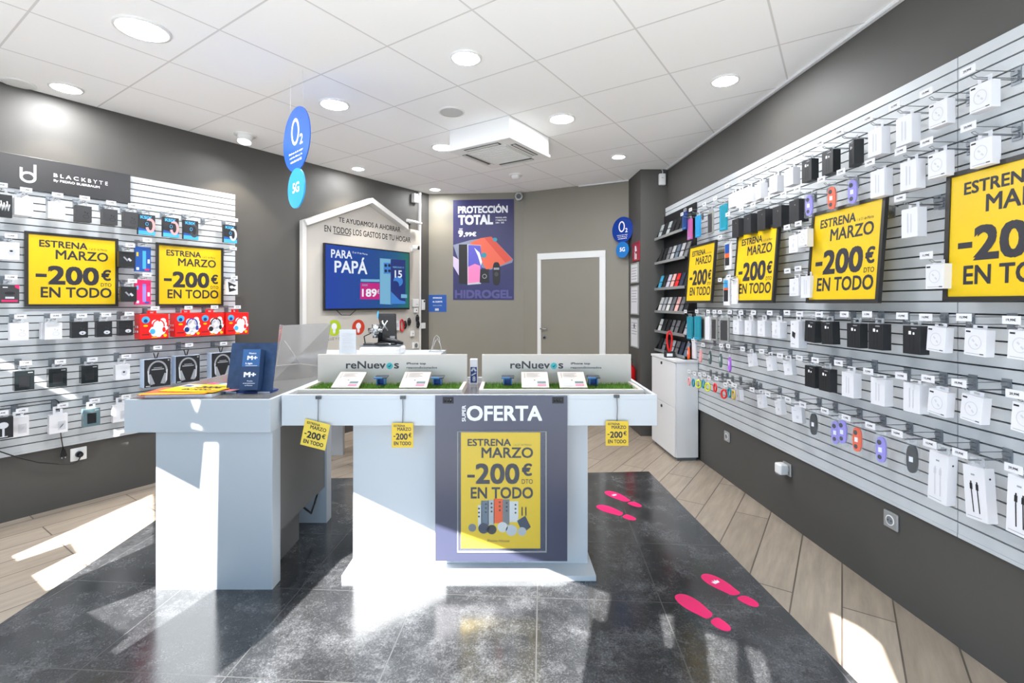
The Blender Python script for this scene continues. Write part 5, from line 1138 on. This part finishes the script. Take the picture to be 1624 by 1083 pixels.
(xa, za), (xb, zb) = fr_(741, 757.5), fr_(753, 753); b.rect(xa, xb, za, zb, Yt, SLATE); ft('200', 754, 824, 735, 768, SLATE, 0.03, Yt); ft('€', 827.5, 844, 735, 755, SLATE, 0.03, Yt); ft('DTO', 827.5, 845, 760, 767.5, SLATE, 0.01, Yt); ft('EN TODO', 746.5, 845.5, 772.5, 791, SLATE, 0.025, Yt)
ft('Phone House', 773, 808, 855.5, 860, SLATE, 0.0, Yt); b.build('lettering', sh)
b = MB()
for u0, u1, v0, v1, c in ((758, 764, 801, 836, 'white'), (763, 775, 794, 838, 'steel'), (774, 784, 793, 832, 'silver'), (783, 797, 791, 830, None), (797, 808, 792, 832, 'grey'), (808, 822, 795, 828, 'white')):
    (xa, za), (xb, zb) = fr_(u0, v1), fr_(u1, v0); b.rect(xa, xb, za, zb, Yt, CG[c] if c else ORANGE)
    for k in range(3): b.oval(xb - 0.014, zb - 0.018 - 0.02 * k, 0.005, 0.005, Yt - 0.0003, BLACKP, 10)
for u, v, r, m in ((749, 837, 0.020, CG['grey']), (767, 838, 0.027, CG['ink']), (780, 840, 0.024, BLACKP), (797, 836, 0.026, CG['white']), (811, 841, 0.028, INKL), (828, 843, 0.022, CG['silver'])): b.oval(*fr_(u, v), r, r, Yt - 0.0006, m, 20)
bb = [fr_(*q) for q in ((820, 826), (833, 818), (842, 836), (829, 846))]; b.poly(bb, Yt - 0.0004, CG['ink'])
for u in (827, 833): (xa, za), (xb, zb) = fr_(u, 818), fr_(u + 2, 804); b.rect(xa, xb, za, zb, Yt - 0.0004, BLACKP)
b.build('printed_products', sh)
b = MB()
for u0, u1 in ((702, 719), (876, 894)):
    (xa, za), (xb, zb) = fr_(u0, 640), fr_(u1, 630); b.box(xa, xb, -0.008, -0.004, za, zb, INK, 0.001)
    for k in range(3): b.tube([(xa + 0.012 + 0.014 * k, -0.008, (za + zb) / 2 - 0.006), (xa + 0.014 + 0.014 * k, -0.014, (za + zb) / 2 + 0.004)], 0.004, CARDB, 5)
b.build('tape_patch', t)
# small hanging price cards on the table's front edge
def price_card(u, vt, v0, v1, wpx, roll, label, tone):
    Y = 2.470; M = T(EYEP + ray(u, vt) * Y); t = thing('hanging_price_card', label, 'price card', M, 'hanging yellow price cards on the table front'); k = Y / F
    b = MB(); b.box(-0.014, 0.014, -0.006, 0.006, -0.012, 0.004, mat('clip_dark', (70, 72, 76), 0.4), 0.002); b.build('clip', t)
    b = MB(); z0 = -(v0 - vt) * k; b.tube([(0, -0.004, -0.01), (0.002, -0.008, z0 * 0.5), (0, -0.006, z0)], 0.0025, GREYP, 5); b.build('cord', t)
    MC = T((0, -0.008, z0)) @ RZ(tone[1]) @ RY(roll); h = (v1 - v0) * k; w = wpx * k / 2
    b = MB(MC); b.box(-w, w, -0.0012, 0.0012, -h, 0, tone[0], 0.001); c = b.build('card', t)
    b = MB(MC); y = -0.0016
    def q(s, a, c_, p, r, bold): b.text(s, -w + a * 2 * w, -w + c_ * 2 * w, -r * h, -p * h, y, SLATE, bold)
    q('ESTRENA', 0.1, 0.62, 0.07, 0.16, 0.02); q('MARZO', 0.26, 0.9, 0.18, 0.32, 0.02); b.rect(-w + 0.08 * 2 * w, -w + 0.17 * 2 * w, -0.56 * h, -0.52 * h, y, SLATE); q('200', 0.19, 0.74, 0.42, 0.68, 0.03); q('€', 0.78, 0.92, 0.40, 0.58, 0.02); q('EN TODO', 0.1, 0.9, 0.75, 0.9, 0.03); o = b.build('lettering', c)
price_card(505, 629, 668, 710, 42, 12, 'tilted pale yellow price card hanging nearest the white counter', (mat('card_glare_yellow', (238, 208, 84), 0.3), -6))  # glare on the tilted card is painted in as a paler yellow
price_card(639, 629, 670, 709, 34, 0, 'yellow price card hanging between the table corner and the slate panel', (YEL, 0))
price_card(978, 627, 667, 706, 36, 0, 'yellow price card hanging on the far side of the slate panel', (YEL, 0))
# goods on the white counter
TOPZ = 0.951
M = T((-1.372, 2.552, TOPZ)) @ RZ(2) ; DSB = mat('display_navy', (40, 62, 96), 0.35, noise=0.25, nscale=30)
t = thing('promo_stand', 'dark blue leaning card with a slim box on the white counter', 'display stand', M)
b = MB(RX(-14)); b.box(-0.119, 0.119, 0.0, 0.006, 0.006, 0.262, DSB); b.build('back_card', t)
b = MB(); b.box(-0.119, 0.119, -0.01, 0.075, 0, 0.008, BLUED); b.rect(-0.115, -0.06, -0.0, 0.007, -0.0105, INKW); b.rect(0.05, 0.112, 0.0, 0.007, -0.0105, INKL); b.build('foot', t)
b = MB(T((0.03, 0, 0)) @ RX(-11)); b.box(-0.056, 0.036, -0.05, -0.002, 0.012, 0.222, mat('box_navy', (38, 60, 96), 0.4), 0.001); b.rect(-0.054, 0.034, 0.132, 0.221, -0.0508, mat('box_blue', (52, 96, 150), 0.4)); bx = b.build('slim_box', t)
b = MB(T((0.03, 0, 0)) @ RX(-11)); y = -0.0516
b.text('Nuevo', -0.022, 0.014, 0.196, 0.205, y, INKW, 0.02); b.text('M+', -0.030, 0.022, 0.166, 0.188, y, INKW, 0.05); b.text('Liga', -0.036, 0.0, 0.142, 0.153, y, INKW, 0.03); b.rect(-0.036, 0.024, 0.135, 0.138, y, INKL)
b.text('M+', -0.040, 0.022, 0.078, 0.104, y, INKW, 0.05); b.text('Todo', -0.022, 0.008, 0.055, 0.061, y, INKW, 0.01); b.text('el entretenimiento', -0.04, 0.02, 0.044, 0.050, y, INKW, 0.01); b.text('en Movistar', -0.03, 0.01, 0.033, 0.039, y, INKW, 0.01); b.build('lettering', bx)
# brochures
def leaf(nm, lb, c, a, w, d, z, th, m, art=None, under=None, tilt=0):
    M = T((c[0], c[1], TOPZ + z)) @ RZ(a) @ RX(tilt); t = thing(nm, lb, 'brochure', M, 'brochures fanned on the white counter')
    b = MB(); b.box(-w / 2, w / 2, -d / 2, d / 2, 0, th, m); b.build('pages', t)
    if art: b = MB(); art(b, w / 2, d / 2, th + 0.0008); b.build('cover_print', t)
def flat(b, x0, x1, y0, y1, z, m): b.face([(x0, y0, z), (x1, y0, z), (x1, y1, z), (x0, y1, z)], m)
def ftext(b, s, x0, x1, y0, y1, z, m, bold=0.02):
    vs, fs, a, b_, c, d = text_geo(s, bold); b.mesh([(x0 + (p - a) / (b_ - a) * (x1 - x0), y0 + (q - c) / (d - c) * (y1 - y0), z + 0.0001 * (i // _LAY[id(vs)])) for i, (p, q) in enumerate(vs)], fs, m)
leaf('brochure', 'thick white brochure at the bottom of the pile', (-1.655, 2.53), 3, 0.32, 0.22, 0.0, 0.014, CARD)
leaf('brochure', 'magenta edged brochure in the middle of the pile', (-1.56, 2.63), -14, 0.30, 0.2, 0.0145, 0.003, CARD, lambda b, x, y, z: (flat(b, -x, -x + 0.05, -y, y, z, MAGENTA), flat(b, x - 0.12, x, -y, y, z, mat('print_salmon', (226, 120, 120), 0.4)), flat(b, -x + 0.05, -x + 0.08, -y, y, z, TEAL)))
leaf('brochure', 'red and white brochure poking out at the front of the pile', (-1.68, 2.50), 6, 0.31, 0.21, 0.018, 0.003, mat('print_brick', (206, 90, 50), 0.4), lambda b, x, y, z: flat(b, -x, x, -y, -y + 0.03, z, YEL))
leaf('brochure', 'bright yellow brochure on top of the pile', (-1.625, 2.555), -6, 0.30, 0.21, 0.0215, 0.003, YEL, lambda b, x, y, z: (flat(b, -x + 0.01, -x + 0.1, y - 0.09, y - 0.02, z, INKL), flat(b, -x + 0.02, -x + 0.07, y - 0.08, y - 0.04, z + 0.0004, BLUED), ftext(b, '-200€', -x + 0.11, x - 0.04, -0.01, 0.05, z, SLATE, 0.03), ftext(b, 'EN TODO', -x + 0.09, x - 0.06, -0.065, -0.03, z, SLATE, 0.03), flat(b, x - 0.05, x - 0.01, -y + 0.01, -y + 0.05, z, mat('print_orange', (232, 130, 30), 0.4))))
leaf('brochure', 'small yellow leaflet behind the dark blue stand', (-1.50, 2.80), 8, 0.16, 0.11, 0.0, 0.006, CARD, lambda b, x, y, z: flat(b, -x, x, 0, y, z, YEL))
# clear acrylic cover leaning on the counter
t = thing('acrylic_cover', 'large clear acrylic cover standing at the rear of the white counter', 'cover', T((-1.33, 3.03, TOPZ)))
O = T((1.33, -3.03, 0))
A_, B_, C_, D_ = Vector((-1.426, 2.92, 0)), Vector((-1.225, 3.17, 0)), Vector((-1.20, 3.25, 0.335)), Vector((-1.425, 3.05, 0.328))
def plate(q, th, m, nm):
    b = MB(O); n = (q[1] - q[0]).cross(q[3] - q[0]).normalized() * th
    vs = [tuple(v) for v in q] + [tuple(v - n) for v in q]; b.mesh(vs, [(0, 1, 2, 3), (7, 6, 5, 4), (0, 4, 5, 1), (1, 5, 6, 2), (2, 6, 7, 3), (3, 7, 4, 0)], m); return b.build(nm, t)
COVER = clear('cover_acrylic', (168, 164, 162), 0.6, 0.1)
plate([A_, B_, C_, D_], 0.004, COVER, 'front_sheet')
plate([A_ + Vector((-0.02, 0.05, 0)), A_, D_, D_ + Vector((-0.09, 0.14, -0.0))], 0.004, COVER, 'side_sheet')
b = MB(O); b.tube([A_ + Vector((0.05, 0.04, 0.24)), A_ + Vector((0.11, 0.12, 0.09)), B_ + Vector((-0.01, -0.02, 0.06))], 0.003, ACRYL, 5); b.tube([A_ + Vector((0.01, 0.02, 0.09)), A_ + Vector((0.11, 0.12, 0.09))], 0.003, ACRYL, 5); b.build('fold_line', t)
# ------------------------------------------------------------------ rear service desk
t = thing('service_desk', 'white service desk at the rear in front of the house-shaped board', 'desk', T((-1.2, 4.3, 0)))
O = T((1.2, -4.3, 0))
b = MB(O); b.box(-1.80, -0.62, 3.95, 4.62, 0.94, 0.975, COUNTER, 0.002); b.build('top', t)
b = MB(O); b.box(-1.79, -1.573, 4.55, 4.60, 0, 0.94, COUNTER); b.build('rear_leg', t)
b = MB(O); b.box(-1.76, -0.70, 4.30, 4.34, 0.45, 0.94, COUNTER); b.build('front_panel', t)
b = MB(O); b.box(-0.72, -0.68, 3.99, 4.60, 0, 0.94, COUNTER); b.build('side_leg', t)
t = thing('pedestal_block', 'rounded white block on the rear desk carrying a screen and tools', 'block', T((-1.09, 4.12, 0.975)))
b = MB(); b.box(-0.17, 0.17, -0.11, 0.13, 0, 0.092, WHITE, 0.03); b.build('block', t)
b = MB(); b.box(-0.165, 0.165, -0.105, 0.125, 0.0915, 0.0945, GREYP); b.build('pad', t)
t = thing('till_screen', 'dark tilted till screen seen from behind on the white block', 'screen', T((-1.07, 4.18, 1.069)))
b = MB(RZ(-12) @ RX(-12)); b.prism([(-0.11, 0.26), (0.055, 0.26), (0.085, 0.03), (-0.03, 0.03)], -0.012, 0.012, mat('till_dark', (36, 36, 38), 0.4)); b.build('housing', t)
b = MB(RZ(-12) @ RX(-12)); b.rect(0.03, 0.075, 0.036, 0.066, -0.0126, INKG); b.build('sticker', t)
b = MB(); b.box(-0.05, 0.09, -0.03, 0.08, 0, 0.02, BLACKP, 0.004); b.tube([(0.02, 0.03, 0.02), (0.02, 0.03, 0.14)], 0.016, BLACKP, 8); b.build('foot', t)
b = MB(RZ(-12) @ RX(-12)); b.box(-0.108, -0.096, -0.016, -0.012, 0.22, 0.28, CYAN); b.build('blue_tag', t)
t = thing('cutting_tool', 'silver and black clamp-like bench tool in front of the till screen', 'tool', T((-1.13, 4.08, 1.069)))
b = MB(); b.lathe([(0, 0), (0.075, 0), (0.08, 0.012), (0.05, 0.022), (0.03, 0.03), (0, 0.03)], BLACKP, c=(0.06, 0, 0), seg=18); b.box(-0.10, 0.16, -0.04, 0.04, 0, 0.014, BLACKP, 0.004); b.build('base', t)
b = MB(); b.tube([(0.03, 0, 0.02), (0.035, 0, 0.10), (0.04, 0.0, 0.15)], 0.02, BLACKP, 10); b.tube([(-0.09, -0.01, 0.005), (-0.10, -0.01, 0.07), (-0.04, -0.01, 0.10)], 0.005, BLACKP, 6); b.build('stem', t)
b = MB(); b.tube([(0.0, -0.02, 0.06), (0.0, -0.02, 0.17)], [0.026, 0.032], CHROME, 14); b.tube([(-0.06, -0.02, 0.12), (0.0, -0.02, 0.125), (0.06, -0.02, 0.115)], [0.02, 0.016, 0.02], CHROME, 12); b.build('barrel', t)
b = MB()
for a, c in (((0.05, 0.20), (0.10, 0.12)), ((0.10, 0.205), (0.055, 0.12))): b.tube([(a[0], -0.03, a[1]), (c[0], -0.03, c[1])], 0.008, CHROME, 8)
b.build('grip', t)
t = thing('barcode_scanner', 'black hand scanner lying on the white block beside the bench tool', 'scanner', T((-0.99, 4.06, 1.069)))
b = MB(RZ(-8)); b.tube([(-0.09, 0, 0.045), (0.0, 0, 0.036), (0.09, 0, 0.014)], [0.018, 0.022, 0.012], BLACKP, 10); b.box(-0.03, 0.03, -0.03, 0.03, 0.0, 0.02, BLACKP, 0.006); b.build('body', t)
b = MB(RZ(-8)); b.box(-0.035, -0.005, -0.034, -0.026, 0.006, 0.016, INKW); b.build('label', t)
t = thing('paper_stand', 'upright white notice sheet in a clear holder beside the white block', 'notice', T((-1.36, 4.05, 0.975)))
b = MB(); b.box(-0.068, 0.068, 0.0, 0.003, 0.006, 0.222, CARD); b.build('sheet', t)
b = MB()
for k in range(9): b.rect(-0.05, 0.05 - 0.012 * (k % 3), 0.19 - 0.018 * k, 0.193 - 0.018 * k, -0.0035, INKL)
b.rect(-0.03, 0.03, 0.018, 0.022, -0.0035, INKG); b.build('writing', t)
b = MB(); b.box(-0.071, 0.071, -0.003, -0.001, 0, 0.226, CLEAR); b.box(-0.071, 0.071, 0.0035, 0.0055, 0, 0.226, CLEAR); b.box(-0.071, 0.071, -0.03, 0.04, 0, 0.003, CLEAR); b.build('holder', t)
t = thing('clear_stand', 'bent clear acrylic easel at the far end of the rear desk', 'stand', T((-0.68, 4.42, 0.975)))
b = MB(); b.tube([(-0.07, 0, 0.0), (-0.05, 0, 0.02), (-0.02, 0, 0.13), (0.0, 0, 0.15), (0.02, 0, 0.13), (0.045, 0, 0.01)], 0.004, ACRYL, 6); b.tube([(-0.05, 0.03, 0.02), (-0.015, 0.03, 0.10), (0.0, 0.03, 0.12), (0.03, 0.03, 0.06), (0.04, 0.03, 0.01), (-0.05, 0.03, 0.02)], 0.004, ACRYL, 6); b.build('loop', t); b = MB(); b.box(-0.07, 0.06, -0.01, 0.04, 0, 0.004, ACRYL); b.build('foot', t)
t = thing('card_holder', 'small white holder with a dark blue emblem between the two trays', 'holder', T((-0.228, 2.90, DIP)))
b = MB(); b.box(-0.022, 0.022, 0, 0.05, 0, 0.15, CARD, 0.002); b.build('holder', t)
b = MB(); b.rect(-0.018, 0.020, 0.012, 0.105, -0.0006, BLUED); bar(b, [(-0.012, 0.08), (0.0, 0.10), (0.014, 0.08)], 0.010, -0.001, INKL); b.text('8', -0.006, 0.012, 0.02, 0.05, -0.001, INKL, 0.03); bar(b, [(-0.012, 0.055), (0.014, 0.07)], 0.008, -0.001, INKL); b.build('emblem', t)
# ------------------------------------------------------------------ pink footprints on the tiles
def foot(u0, v0, u1, v1, crown, flip, label):
    a, c = [EYEP + ray(*q) * (-(EYE - 0.004) / ray(*q).z) for q in ((u0, v0), (u1, v1))]
    d = (a - c); ln = d.xy.length; M = T((c.x, c.y, 0.0041)) @ Matrix.Rotation(math.atan2(d.y, d.x) - math.pi / 2, 4, 'Z')
    t = thing('footprint_sticker', label, 'floor sticker', M, 'pink footprints on the dark tiles'); f = flip
    def side(prof): return [(f * x, y * ln) for x, y in prof]
    sole = [(-0.030, 0.36), (0.026, 0.33), (0.033, 0.45), (0.046, 0.58), (0.052, 0.72), (0.048, 0.86), (0.034, 0.96), (0.012, 1.0), (-0.014, 0.985), (-0.034, 0.92), (-0.045, 0.80), (-0.045, 0.66), (-0.036, 0.50)]
    heel = [(-0.032, 0.315), (0.027, 0.285), (0.032, 0.16), (0.026, 0.06), (0.008, 0.005), (-0.012, 0.005), (-0.028, 0.06), (-0.035, 0.17)]
    def smooth(p):
        for _ in range(2):
            p = [q for i in range(len(p)) for q in ((tuple(0.75 * a_ + 0.25 * b_ for a_, b_ in zip(p[i], p[(i + 1) % len(p)]))), tuple(0.25 * a_ + 0.75 * b_ for a_, b_ in zip(p[i], p[(i + 1) % len(p)])))]
        return p
    for nm, pr in (('sole', sole), ('heel', heel)):
        p = smooth(side(pr)); p = p if f > 0 else p[::-1]; b = MB(); b.slab(p, 0.0, 0.0008, PINKV); b.build(nm, t)
    if crown:
        b = MB(); y = 0.74 * ln
        b.face([(x, y + q, 0.0012) for x, q in ((-0.016, -0.012), (0.018, -0.012), (0.024, 0.010), (0.013, 0.002), (0.010, 0.018), (0.001, 0.004), (-0.007, 0.018), (-0.010, 0.002), (-0.022, 0.010))], INKW); b.build('crown_mark', t)
foot(1113, 911, 1203, 962, True, 1, 'pink footprint with a white crown mark, nearer pair'); foot(1075, 942, 1157, 1001, False, -1, 'plain pink footprint, nearer pair, closest to the street')
foot(960, 779, 1017, 804, True, 1, 'pink footprint with a white crown mark, farther pair'); foot(948, 801, 1008, 825, False, -1, 'plain pink footprint of the farther pair beside the table')
